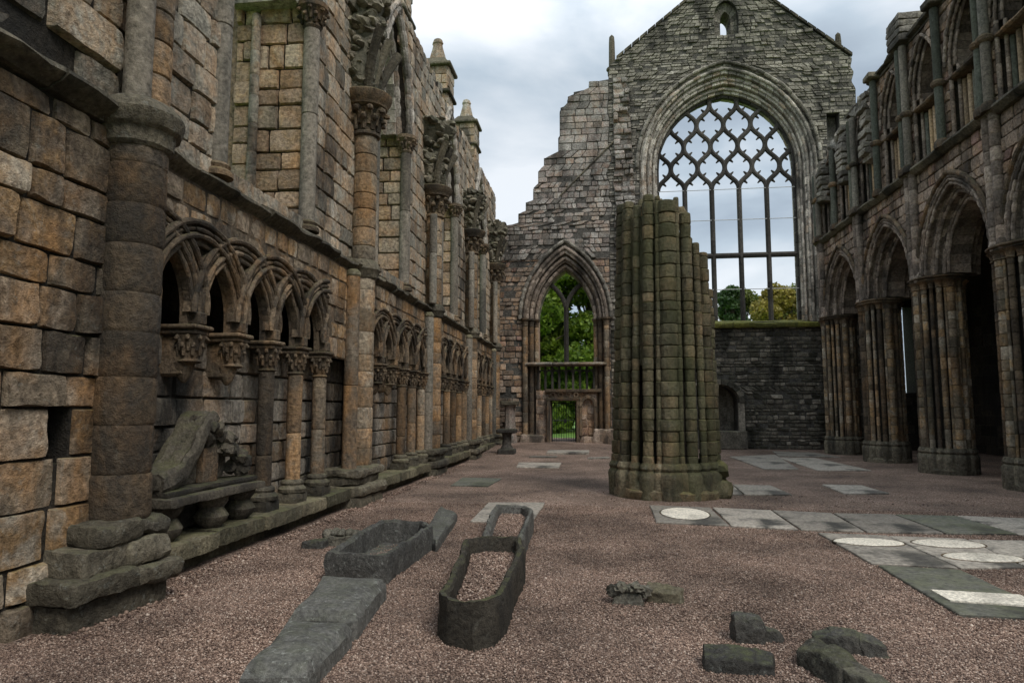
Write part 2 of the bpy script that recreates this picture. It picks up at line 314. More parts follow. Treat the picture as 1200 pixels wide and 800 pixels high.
def patch(mb, fr, quad, off=0., depth=.05, bev=.02, g=4, rough=.008, bulge=.0, c=None):
    """one stone: quad of (u,v) corners a(lo-left) b(lo-right) c(hi-right) d(hi-left)"""
    a, b, cc, d = [np.array(q, float) for q in quad]
    W = max(.02, (np.linalg.norm(b - a) + np.linalg.norm(cc - d)) / 2); H = max(.02, (np.linalg.norm(d - a) + np.linalg.norm(cc - b)) / 2)
    bs, bt = min(.3, bev * .6 / W), min(.3, bev * .6 / H)
    inner = max(1, g)
    ss = [0] + [bs + (1 - 2 * bs) * i / inner for i in range(inner + 1)] + [1]
    tt = [0] + [bt + (1 - 2 * bt) * i / inner for i in range(inner + 1)] + [1]
    sd = random.random() * 90; vs = []; n = len(ss); m = len(tt)
    for j, t in enumerate(tt):
        for i, s in enumerate(ss):
            p = (a * (1 - s) + b * s) * (1 - t) + (d * (1 - s) + cc * s) * t
            edge = i in (0, n - 1) or j in (0, m - 1)
            ring = i in (1, n - 2) or j in (1, m - 2)
            if edge: wv = -depth
            else:
                nv = mn.noise(Vector((p[0] * 4 + sd, p[1] * 4, sd))) + .5 * mn.noise(Vector((p[0] * 11 + sd, p[1] * 11, sd)))
                wv = off + nv * rough + bulge * (1 - (2 * s - 1) ** 2) * (1 - (2 * t - 1) ** 2)
                if ring: wv -= bev * .15
                if (i in (1, n - 2)) and (j in (1, m - 2)):
                    wv -= bev * .35
                    ctr = (a + b + cc + d) / 4; p = p + (ctr - p) / max(np.linalg.norm(ctr - p), .01) * bev * .45
                p = p + np.array([mn.noise(Vector((p[0] * 6, p[1] * 6, sd + 3))), mn.noise(Vector((p[0] * 6, p[1] * 6, sd + 9)))]) * rough * .9
            vs.append(fr(p[0], p[1], wv))
    fs = [(j * n + i, j * n + i + 1, (j + 1) * n + i + 1, (j + 1) * n + i) for j in range(m - 1) for i in range(n - 1)]
    mb.add(vs, fs, c or rn())
def masonry(mb, fr, v0, v1, iv, course=(.28, .4), length=(.35, .75), joint=.012, bev=.02, rough=.008, offs=.012, g=3, tilt=0., wob=0., palette=None, ujoint=.5):
    v = v0; joint *= 1.5
    while v < v1 - .03:
        h = random.uniform(*course); t = min(v + h, v1)
        if v1 - t < course[0] * .5: t = v1
        lo = iv(v + .004); hi = iv(t - .004)
        if len(lo) != len(hi): lo = hi = iv((v + t) / 2)
        for (a0, b0), (a1, b1) in zip(lo, hi):
            L0, L1 = b0 - a0, b1 - a1
            if max(L0, L1) < .04: continue
            L0 = max(L0, .01); L1 = max(L1, .01)
            cuts = [0.]; Lm = (L0 + L1) / 2
            while True:
                nx_ = cuts[-1] + random.uniform(*length) / Lm
                if nx_ > 1 - length[0] * .6 / Lm: break
                cuts.append(nx_)
            cuts.append(1.)
            for s0, s1 in zip(cuts[:-1], cuts[1:]):
                wv = lambda u: wob * mn.noise(Vector((u * .9, v * .7, 3.3)))
                j = joint * .42; ju = min(joint * ujoint, (s1 - s0) * Lm * .2)
                q = [(a0 + L0 * s0 + ju, v + j), (a0 + L0 * s1 - ju, v + j), (a1 + L1 * s1 - ju, t - j), (a1 + L1 * s0 + ju, t - j)]
                if wob: q = [(x, y + wob * mn.noise(Vector((x * .8, (v if k < 2 else t) * 2.1, 3.3)))) for k, (x, y) in enumerate(q)]
                if q[1][0] - q[0][0] < .01 and q[2][0] - q[3][0] < .01: continue
                c = palette((q[0][0] + q[2][0]) / 2, (v + t) / 2) if palette else None
                patch(mb, fr, q, off=random.gauss(0, offs), bev=bev, rough=rough, g=g, c=c)
        v = t
def backing(mb, fr, v0, v1, iv, depth, step=.12, front=-.03):
    """the core of a wall behind its stones, cut to the same outline"""
    v = v0; c = rn()
    while v < v1 - 1e-4:
        t = min(v + step, v1); lo, hi = iv(v + .002), iv(t - .002)
        if len(lo) != len(hi): lo = hi = iv((v + t) / 2)
        for (a0, b0), (a1, b1) in zip(lo, hi):
            if max(b0 - a0, b1 - a1) < .02: continue
            vs = [fr(a0, v, front), fr(b0, v, front), fr(b1, t, front), fr(a1, t, front), fr(a0, v, -depth), fr(b0, v, -depth), fr(b1, t, -depth), fr(a1, t, -depth)]
            mb.add(vs, [(0, 1, 2, 3), (5, 4, 7, 6), (4, 0, 3, 7), (1, 5, 6, 2), (3, 2, 6, 7), (4, 5, 1, 0)], c)
        v = t
def sub(iv, holes):
    r = []
    for a, b in iv:
        seg = [(a, b)]
        for h0, h1 in holes:
            ns = []
            for x, y in seg:
                if h1 <= x or h0 >= y: ns.append((x, y)); continue
                if h0 > x: ns.append((x, h0))
                if h1 < y: ns.append((h1, y))
            seg = ns
        r += [(x, y) for x, y in seg if y - x > .015]
    return r
def arch_half(v, z0, zs, a, h):
    """half width of a pointed opening at height v (jambs from z0 to spring zs, half span a, rise h)"""
    if v < z0 or v >= zs + h: return None
    if v <= zs: return a
    Rr = (a * a + h * h) / (2 * a); y = v - zs; x = math.sqrt(max(0, Rr * Rr - y * y)) - (Rr - a)
    return x if x > 0 else None
def arc_pts(a, h, n=14):
    """points (x,z) of a pointed arch from left spring over the apex to right spring"""
    Rr = (a * a + h * h) / (2 * a); cx = Rr - a; te = math.acos(max(-1, min(1, cx / Rr)))
    Lf = [(cx - Rr * math.cos(t), Rr * math.sin(t)) for t in np.linspace(0, te, n + 1)]; Lf[-1] = (0, h)
    return Lf + [(-x, z) for x, z in Lf[-2::-1]]
def resample(pts, step):
    P = np.array(pts, float); d = np.r_[0, np.cumsum(np.linalg.norm(np.diff(P, axis=0), axis=1))]
    n = max(1, int(round(d[-1] / step))); t = np.linspace(0, d[-1], n + 1)
    return np.stack([np.interp(t, d, P[:, k]) for k in range(P.shape[1])], 1)
def tube(mb, P, r, seg=8, c=None, cap=True, squash=None):
    P = np.array(P, float); n = len(P); rr = r if hasattr(r, '__len__') else [r] * n
    vs = []; fs = []
    T = np.gradient(P, axis=0) if n > 1 else P; T /= np.maximum(np.linalg.norm(T, axis=1, keepdims=True), 1e-9)
    ref = np.array([0, 0, 1.]) if abs(T[0][2]) < .9 else np.array([1., 0, 0]); A = np.cross(T[0], ref); A /= np.linalg.norm(A)
    for i in range(n):
        A = A - T[i] * np.dot(A, T[i]); A /= max(np.linalg.norm(A), 1e-9); B = np.cross(T[i], A)
        for k in range(seg):
            an = 2 * PI * k / seg; vs.append(P[i] + (A * math.cos(an) + B * math.sin(an)) * rr[i])
    for i in range(n - 1):
        for k in range(seg): fs.append((i * seg + k, i * seg + (k + 1) % seg, (i + 1) * seg + (k + 1) % seg, (i + 1) * seg + k))
    if cap: fs += [tuple(range(seg))[::-1], tuple((n - 1) * seg + k for k in range(seg))]
    mb.add(vs, fs, c)
def roll(mb, fr, pts, wo, r, vous=.3, seg=8, jit=.004, rnds=None):
    """moulding roll along (u,v) points, cut into stones"""
    Q = resample(pts, vous)
    dense = resample(pts, vous / 3)
    nq = len(Q) - 1; per = max(1, (len(dense) - 1) // nq)
    for i in range(nq):
        seg_ = dense[int(i * (len(dense) - 1) / nq): int((i + 1) * (len(dense) - 1) / nq) + 1]
        if len(seg_) < 2: continue
        k = len(seg_); rad = [r * (1.0 if 0 < j < k - 1 else .74) for j in range(k)]; o = random.gauss(0, jit)
        tube(mb, [fr(x, y, wo + o) for x, y in seg_], rad, seg, c=rnds[i % len(rnds)] if rnds else None, cap=False)
def ring(mb, fr, pin, pout, w1, w0, vous=.3, bev=.012, skip=None, jit=.005):
    """ring of voussoirs between two (u,v) curves with soffit and extrados, front at w1, back at w0"""
    n = max(2, int(round(np.linalg.norm(np.diff(np.array(pout), axis=0), axis=1).sum() / vous)))
    def at(p, t):
        P = np.array(p, float); d = np.r_[0, np.cumsum(np.linalg.norm(np.diff(P, axis=0), axis=1))]; x = t * d[-1]
        return np.array([np.interp(x, d, P[:, 0]), np.interp(x, d, P[:, 1])])
    for i in range(n):
        t0, t1 = (i + .02) / n, (i + .98) / n
        if skip and skip((t0 + t1) / 2): continue
        o = random.gauss(0, jit); c = rn(); vs = []
        for w_, ins in ((w0, 0), (w1 - bev + o, 0), (w1 + o, bev)):
            for t in (t0, (t0 + t1) / 2, t1):
                A, B = at(pin, t), at(pout, t); d = (B - A) / max(np.linalg.norm(B - A), 1e-6)
                tt = t + (ins * .4 if t == t0 else -ins * .4 if t == t1 else 0) / max(1, n * vous)
                A, B = at(pin, tt), at(pout, tt)
                vs += [fr(*(A + d * ins), w_), fr(*(B - d * ins), w_)]
        fs = []
        for L in range(2):
            b = L * 6; q = b + 6
            for k in range(2):
                fs.append((b + 2 * k, b + 2 * k + 2, q + 2 * k + 2, q + 2 * k)); fs.append((b + 2 * k + 3, b + 2 * k + 1, q + 2 * k + 1, q + 2 * k + 3))
            fs.append((b + 1, b, q, q + 1)); fs.append((b + 4, b + 5, q + 5, q + 4))
        fs += [(12, 14, 15, 13), (14, 16, 17, 15)]
        mb.add(vs, fs, c)
def lathe(mb, cx, cy, prof, seg=20, a0=0., a1=2 * PI, c=None, jit=0., cap=True, sq=None):
    full = abs(a1 - a0 - 2 * PI) < 1e-6; ns = seg if full else seg + 1; vs = []; fs = []; sd = random.random() * 40
    for (r, z) in prof:
        for k in range(ns):
            an = a0 + (a1 - a0) * k / seg; rr = r
            if sq: rr = r / max(abs(math.cos((an + PI / sq) % (2 * PI / sq) - PI / sq)), .1) * (.93) if sq else r
            j = 1 + jit * mn.noise(Vector((math.cos(an) * 2 + sd, math.sin(an) * 2, z * 3)))
            vs.append((cx + math.cos(an) * rr * j, cy + math.sin(an) * rr * j, z))
    for i in range(len(prof) - 1):
        for k in range(seg if not full else ns):
            k2 = (k + 1) % ns; fs.append((i * ns + k, i * ns + k2, (i + 1) * ns + k2, (i + 1) * ns + k))
    if cap: fs += [tuple((len(prof) - 1) * ns + k for k in range(ns)), tuple(range(ns))[::-1]]
    mb.add(vs, fs, c)
def courses(z0, z1, h=(.28, .42), rs=None):
    rs = rs or random; z = z0; L = [z0]
    while z1 - z > h[1]: z += rs.uniform(*h); L.append(z)
    L.append(z1); return L
def drums(mb, cx, cy, cs, r, seg=16, jit=.02, taper=0., worn=.0, dx=0., dy=0., jd=.88):
    """stacked drums; cs = joint heights; dx,dy = drift per metre"""
    z0 = cs[0]
    for a, b in zip(cs[:-1], cs[1:]):
        if b - a < .01: continue
        rr = r * (1 + random.gauss(0, jit)) * (1 - taper * ((a + b) / 2 - z0)); ox, oy = random.gauss(0, .25 * jit * r) + dx * (a - z0), random.gauss(0, .25 * jit * r) + dy * (a - z0)
        e_ = min(.02, (b - a) * .2); lathe(mb, cx + ox, cy + oy, [(rr * jd, a), (rr * .975, a + e_ * .7), (rr, a + 2 * e_), (rr, (a + b) / 2), (rr, b - 2 * e_), (rr * .975, b - e_ * .7), (rr * jd, b)], seg, jit=worn)
def extr(mb, fr, prof, u0, u1, step=.9, jit=.006, wear=.01):
    """moulding: profile (w,v) points run along u in stones"""
    n = max(1, int(round((u1 - u0) / step)))
    for i in range(n):
        a, b = u0 + (u1 - u0) * i / n + .003, u0 + (u1 - u0) * (i + 1) / n - .003; k = max(2, int((b - a) / .12)); o, ov = random.gauss(0, jit), random.gauss(0, jit); sd = random.random() * 60
        vs = []; m = len(prof)
        for q in range(k + 1):
            u = a + (b - a) * q / k
            for (w_, v) in prof:
                nz = mn.noise(Vector((u * 3 + sd, v * 7, w_ * 7))); vs.append(fr(u, v + ov + nz * wear, w_ + o + nz * wear))
        fs = [(q * m + p, q * m + (p + 1) % m, (q + 1) * m + (p + 1) % m, (q + 1) * m + p) for q in range(k) for p in range(m)]
        fs += [tuple(range(m))[::-1], tuple(k * m + p for p in range(m))]
        mb.add(vs, fs)
def blob(mb, c, dims, sub_=2, amp=.15, cuts=0, col=None, freq=1.5, rot=0., zmin=None):
    bm = bmesh.new(); bmesh.ops.create_icosphere(bm, subdivisions=sub_, radius=1); sd = Vector((random.random() * 70, random.random() * 70, 3))
    pl = []
    for _ in range(cuts):
        v = Vector((random.gauss(0, 1), random.gauss(0, 1), random.gauss(0, .7))).normalized(); pl.append((v, random.uniform(.55, .8)))
    vs = []
    for v in bm.verts:
        p = v.co.copy()
        for nn, dd in pl:
            ex = p.dot(nn) - dd
            if ex > 0: p -= nn * ex
        p *= 1 + amp * mn.noise(p * freq + sd) + amp * .5 * mn.noise(p * freq * 3 + sd)
        x, y, z = p.x * dims[0], p.y * dims[1], p.z * dims[2]
        x, y = x * math.cos(rot) - y * math.sin(rot), x * math.sin(rot) + y * math.cos(rot)
        q = [c[0] + x, c[1] + y, c[2] + z]
        if zmin is not None: q[2] = max(q[2], zmin)
        vs.append(q)
    bm.verts.index_update()
    mb.add(vs, [[v.index for v in f.verts] for f in bm.faces], col); bm.free()
def noi(*a): return mn.noise(Vector(a))

def leafcap(mb, x, y, z0, z1, r0, r1, n=8, q=.035):
    """two tiers of stiff leaves curling out from a capital's bell"""
    for tier, (a, b, sc_) in enumerate(((0., .62, .85), (.25, 1., 1.))):
        for k in range(n):
            an = 2 * PI * (k + .5 * tier) / n; P = []; rad = []
            for t in np.linspace(0, 1, 7):
                rr = r0 + (r1 * sc_ - r0) * (t ** 2.2) + .012; zz = z0 + (z1 - z0) * (a + (b - a) * math.sin(min(1, t * 1.12) * PI / 2)) - (.25 * (z1 - z0) * max(0, t - .8) / .2 * .5)
                P.append((x + rr * math.cos(an), y + rr * math.sin(an), zz)); rad.append(q * (.45 + .75 * math.sin(PI * (.12 + .7 * t))))
            tube(mb, P, rad, 6)
            blob(mb, P[-1], (q * 1.1, q * 1.1, q * 1.0), 1, .3)
# ------------------------------------------------------------------ ground
def rise(x, y):
    def ss(a, b, t): t = min(1, max(0, (t - a) / (b - a))); return t * t * (3 - 2 * t)
    return .24 * ss(21, 29, y) * ss(2.5, -.5, x)
mb = MB(); xs = np.r_[np.linspace(-5.8, 15, 70)]; ys = np.r_[np.linspace(-6, 34, 130)]
nx_ = len(xs)
mb.add([(x, y, rise(x, y) + .006 * noi(x * 1.1, y * 1.1, 0)) for y in ys for x in xs],
       [(j * nx_ + i, j * nx_ + i + 1, (j + 1) * nx_ + i + 1, (j + 1) * nx_ + i) for j in range(len(ys) - 1) for i in range(nx_ - 1)], (.5, .5, .5))
tag(mb.build('gravel_floor', 'gravel'), None, None, kind='structure')
mb = MB(); mb.add([(-1500, -1500, -.06), (1500, -1500, -.06), (1500, 1500, -.06), (-1500, 1500, -.06)], [(0, 1, 2, 3)], (.5, .5, .5))
tag(mb.build('lawn_ground', 'grass', smooth=False), None, None, kind='structure')
mb = MB(); mb.add([(-14, 30.7, .16), (16, 30.7, .16), (16, 75, .3), (-14, 75, .3)], [(0, 1, 2, 3)], (.5, .5, .5))
tag(mb.build('lawn', 'grass', smooth=False), None, None, kind='structure')

# ------------------------------------------------------------------ north aisle wall (left)
XW = -4.5                                   # face of the upper wall
fw = Fr((XW, 0, 0), (0, 1, 0), (0, 0, 1), (1, 0, 0))
nw = thing('aisle_wall', 'long ruined wall on the left with wall shafts, capitals and interlaced blind arcading', 'wall', (XW, 0, 0))
COLS = [5.5, 12.05, 17.45, 22.8, 28.1]     # bay shafts
WIN = [(7.55, 10.0), (13.2, 15.4), (18.7, 20.95), (24.1, 26.3)]
WSP, WRI = 8.0, 2.6
# near bay, standing a little forward
XN = -4.2; fn_ = Fr((XN, 0, 0), (0, 1, 0), (0, 0, 1), (1, 0, 0))
hole = (4.82, 5.04, 1.27, 1.66)
ivn = lambda v: sub([(1.2, 5.55)], [hole[:2]] if hole[2] < v < hole[3] else [])
def near_pal(u, v):
    r = random.random()
    if 3.0 < v < 3.5 and r < .5: return (.8, random.random(), random.random())
    return (r if v > 1.2 else r * .55 + (.4 if r > .6 else 0), random.random(), random.random())
mb = MB(); backing(mb, fn_, -.1, 4.1, ivn, 1.3, front=-.045); mb.build('wall_core', 'mortar', nw, smooth=False)
mb = MB()
for z0, z1 in ((-.1, hole[2]), (hole[2], hole[3]), (hole[3], 4.1)):
    masonry(mb, fn_, z0, z1, ivn, (.25, .42), (.3, .66), .014, .015, .020, .016, 7, wob=.02, palette=near_pal, ujoint=.95)
mb.build('near_ashlar', 'near', nw)
mb = MB(); box(mb, XN - .5, XN - .42, hole[0] - .05, hole[1] + .05, hole[2] - .05, hole[3] + .05, 0); mb.build('putlog_recess', 'mortar', nw, smooth=False)
fn2 = Fr((-4.32, 0, 0), (0, 1, 0), (0, 0, 1), (1, 0, 0))
iv2 = lambda v: [(1.2, 5.5)]
mb = MB(); backing(mb, fn2, 4.25, 12, iv2, 1.2, .5, front=-.045); mb.build('wall_core', 'mortar', nw, smooth=False)
mb = MB(); masonry(mb, fn2, 4.25, 9, iv2, (.3, .5), (.45, .9), .014, .03, .014, .015, 5, ujoint=.95); mb.build('near_upper_ashlar', 'upper', nw)
# upper wall with the window openings
def wtop(y): return 11.0 + .35 * noi(y * .55, 1.7, 0) + .25 * noi(y * 2.1, 5, 0)
def ivu(v):
    holes = []
    for a, b in WIN:
        h = arch_half(v, 4.55, WSP, (b - a) / 2, WRI)
        if h: holes.append(((a + b) / 2 - h, (a + b) / 2 + h))
    iv = sub([(5.6, 29.45)], holes)
    if v > 10.4:
        r = []
        for a, b in iv:
            y = a
            while y < b - .02:
                t = min(b, y + .35)
                if wtop((y + t) / 2) > v: r.append((y, t))
                y = t
        iv = r
    return iv
mb = MB(); backing(mb, fw, 4.2, 11.4, ivu, 1.3, .1, front=-.045); mb.build('wall_core', 'mortar', nw, smooth=False)
def up_pal(u, v):
    g = random.random()
    return (g * .5 if u < 8 else g, random.random(), random.random())
mb = MB(); masonry(mb, fw, 4.3, 11.4, ivu, (.27, .42), (.3, .7), .012, .022, .010, .012, 3, palette=up_pal, ujoint=.95); mb.build('upper_ashlar', 'upper', nw)
# window reveals: far jambs of warm ashlar facing the camera, shafts in the angles, rolls, arch mouldings
for i, (a, b) in enumerate(WIN):
    fj = Fr((XW, b - .045, 0), (-1, -.04, 0), (0, 0, 1), (.04, -1, 0))       # far jamb, u runs into the wall
    mb = MB(); masonry(mb, fj, 4.5, WSP + .4, lambda v: [(.12, .92)], (.27, .42), (.25, .62), .014, .025, .011, .010, 5 if i == 0 else 3)
    masonry(mb, fj, 4.5, WSP + .4, lambda v: [(.97, 1.3)], (.27, .42), (.2, .33), .014, .02, .01, .02, 3)
    box(mb, XW - 2.1, XW - 1.25, b - .02, b + .4, 4.3, WSP + 2.5, .02)
    mb.build('window_reveal', 'reveal', nw)
    mb = MB(); drums(mb, XW - .93, b - .12, courses(4.5, WSP, (.3, .5)), .075, 12); mb.build('jamb_roll', 'upper', nw)
    for y, nm in ((b - .02, 'shaft'), (a - .12, 'grey')):
        mb = MB(); drums(mb, XW - .03, y, [4.5, 6.3, 7.75], .125, 16, .01); s_ = mb.build('window_shaft', 'shaft', nw)
        mb = MB(); lathe(mb, XW - .03, y, [(.13, 7.72), (.15, 7.76), (.13, 7.8), (.15, 7.9), (.22, 8.02), (.25, 8.05), (.25, 8.13), (.2, 8.15)], 16)
        leafcap(mb, XW - .03, y, 7.8, 8.02, .14, .23, 7, .035)
        mb.build('capital', 'carved', s_)
        mb = MB(); lathe(mb, XW - .03, y, [(.2, 4.4), (.2, 4.46), (.15, 4.5), (.17, 4.54), (.125, 4.58)], 16); mb.build('shaft_base', 'carved', s_)
    mb = MB(); hw = (b - a) / 2; c0 = (a + b) / 2
    for (da, wo, r) in ((.02, .03, .09), (.2, .05, .07), (-.14, -.2, .09), (-.28, -.5, .09)):
        roll(mb, fw, [(c0 + x, WSP + .1 + z) for x, z in arc_pts(hw + da, WRI + da)], wo, r, .35)
    P = lambda da: [(c0 + x, WSP + .1 + z) for x, z in arc_pts(hw + da, WRI + da)]
    ring(mb, fw, P(-.3), P(.0), -.22, -1.3, .35)
    mb.build('window_arch', 'voussoir', nw)
# string course
PR = [(-.12, -.09), (.05, -.09), (.09, -.05), (.16, -.02), (.20, .02), (.19, .055), (.02, .15), (-.12, .15)]
mb = MB(); extr(mb, Fr((XN - .05, 0, 4.2), (0, 1, 0), (0, 0, 1), (1, 0, 0)), PR, 1.2, 5.4, .8, .01, .03)
mb.build('string_course', 'ledge', nw); mb = MB()
extr(mb, Fr((XW + .05, 0, 4.2), (0, 1, 0), (0, 0, 1), (1, 0, 0)), PR, 5.9, 29.4, .8, .012, .03)
mb.build('string_course', 'ledge', nw)
# lower wall, arcade plate with pointed openings, interlaced arches
XL, XP, XB = -4.66, -4.36, -5.3
fl = Fr((XL, 0, 0), (0, 1, 0), (0, 0, 1), (1, 0, 0)); fp = Fr((XP, 0, 0), (0, 1, 0), (0, 0, 1), (1, 0, 0)); fb = Fr((XB, 0, 0), (0, 1, 0), (0, 0, 1), (1, 0, 0))
mb = MB(); backing(mb, fl, -.1, 2.52, lambda v: [(5.5, 29.45)], 1.1, .4, front=-.045); backing(mb, fb, 2.52, 4.2, lambda v: [(5.5, 29.45)], .7, .4, front=-.03); mb.build('wall_core', 'mortar', nw, smooth=False)
mb = MB(); masonry(mb, fl, 0, 2.52, lambda v: [(5.6, 29.4)], (.24, .36), (.3, .62), .013, .022, .011, .012, 4, ujoint=.95); mb.build('lower_ashlar', 'grey', nw)
mb = MB(); masonry(mb, fb, 2.52, 3.6, lambda v: [(5.6, 29.4)], (.24, .36), (.3, .62), .013, .02, .01, .01, 2); mb.build('niche_ashlar', 'shadedark', nw)  # niche backs coloured dark to deepen the recess shade
SPR = 2.58
BAYS = []
for i in range(4):
    c0 = COLS[i]; d = .87 if i == 0 else .84
    first = 6.0 if i == 0 else c0 + .3
    BAYS.append([first + d * k for k in range(6)] + [d])
def ivp(v):
    holes = []
    for B in BAYS:
        d = B[-1]
        for k in range(5):
            h = arch_half(v, 2.5, SPR + .1, d / 2 - .125, d * .70)
            if h: holes.append(((B[k] + B[k + 1]) / 2 - h, (B[k] + B[k + 1]) / 2 + h))
    return sub([(5.7, 29.4)], holes)
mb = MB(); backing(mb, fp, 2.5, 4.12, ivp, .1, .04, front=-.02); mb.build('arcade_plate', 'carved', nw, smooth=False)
mb = MB(); masonry(mb, fp, 3.52, 4.1, lambda v: [(5.7, 29.4)], (.28, .36), (.25, .5), .012, .02, .012, .006, 3, ujoint=.95); mb.build('spandrel_ashlar', 'near', nw)
for bi, B in enumerate(BAYS):
    d = B[-1]; c0 = COLS[bi]
    mb = MB(); masonry(mb, fp, 2.5, 3.55, lambda v: [(B[5] + .16, COLS[bi + 1] - .2)], (.24, .34), (.25, .5), .012, .02, .012, .008, 3); mb.build('arcade_end_ashlar', 'near', nw)
    for k in range(-1, 7):
        cy_ = B[0] + d * k
        th = np.linspace(0, PI, 25)
        lo, hi = B[0] - .12, B[5] + .12
        mb = MB(); odd = k % 2
        for rr_, wo, r in ((d - .105, .03, .03), (d - .025, .05 + .02 * odd, .036), (d + .05, .04 + .02 * odd, .03), (d + .125, .06 + .015 * odd, .04)):
            pts = [(cy_ - math.cos(t) * rr_, SPR + .1 + math.sin(t) * rr_) for t in th]
            pts = [p for p in pts if lo <= p[0] <= hi]
            if len(pts) > 3: roll(mb, fp, pts, wo, r, .32, 8, .004)
        # flat fillet behind the rolls
        q0 = [(cy_ - math.cos(t) * (d - .13), SPR + .1 + math.sin(t) * (d - .13)) for t in th]; q1 = [(cy_ - math.cos(t) * (d + .15), SPR + .1 + math.sin(t) * (d + .15)) for t in th]
        ok = [j for j in range(25) if lo <= q1[j][0] <= hi and lo <= q0[j][0] <= hi]
        if len(ok) > 2: ring(mb, fp, [q0[j] for j in ok], [q1[j] for j in ok], .035 + .012 * odd, -.05, .3, .006)
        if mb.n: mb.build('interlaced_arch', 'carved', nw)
    for k in range(6):
        y = B[k]; corb = (bi == 0 and k in (1, 2)) or (bi == 1 and k in (1, 2)) or (bi == 2 and k in (1,))
        if k == 0 and bi == 0: continue
        x = -4.40
        mb = MB()      # abacus and impost block
        box(mb, XL - .05, x + .17, y - .18, y + .18, 2.5, 2.55, .015, jit=.01); box(mb, XL - .05, x + .14, y - .15, y + .15, 2.44, 2.5, .015, jit=.01)
        box(mb, XP - .12, XP + .1, y - .085, y + .085, 2.55, 2.70, .02, jit=.01)
        lathe(mb, x, y, [(.10, 2.14), (.125, 2.16), (.10, 2.19), (.11, 2.26), (.125, 2.36), (.155, 2.44)], 14, jit=.05)
        leafcap(mb, x, y, 2.22, 2.43, .105, .155, 8, .024)
        if corb:
            lathe(mb, x - .06, y, [(.02, 1.93), (.06, 1.98), (.09, 2.06), (.11, 2.15)], 12, jit=.15); box(mb, XL - .1, x - .02, y - .09, y + .09, 2.0, 2.44, .03, jit=.03)
            mb.build('arcade_corbel', 'carved', nw)
            continue
        cap = mb
        mb = MB(); drums(mb, x, y, [.62, 1.0 + random.random() * .5, 2.15], .105, 16, .012, worn=.03)
        cl = mb.build('arcade_column', ('darkcol' if k == 3 else 'orange' if k in (4,) else 'column'), nw); cap.build('capital', 'carved', cl)
        mb = MB(); wornblock(mb, x - .2, x + .17, y - .19, y + .19, .3, .48, .02, .08, .05); lathe(mb, x, y, [(.19, .47), (.2, .52), (.17, .55), (.145, .57), (.16, .6), (.15, .63), (.11, .65)], 18, jit=.05)
        mb.build('column_base', 'ledge', cl)
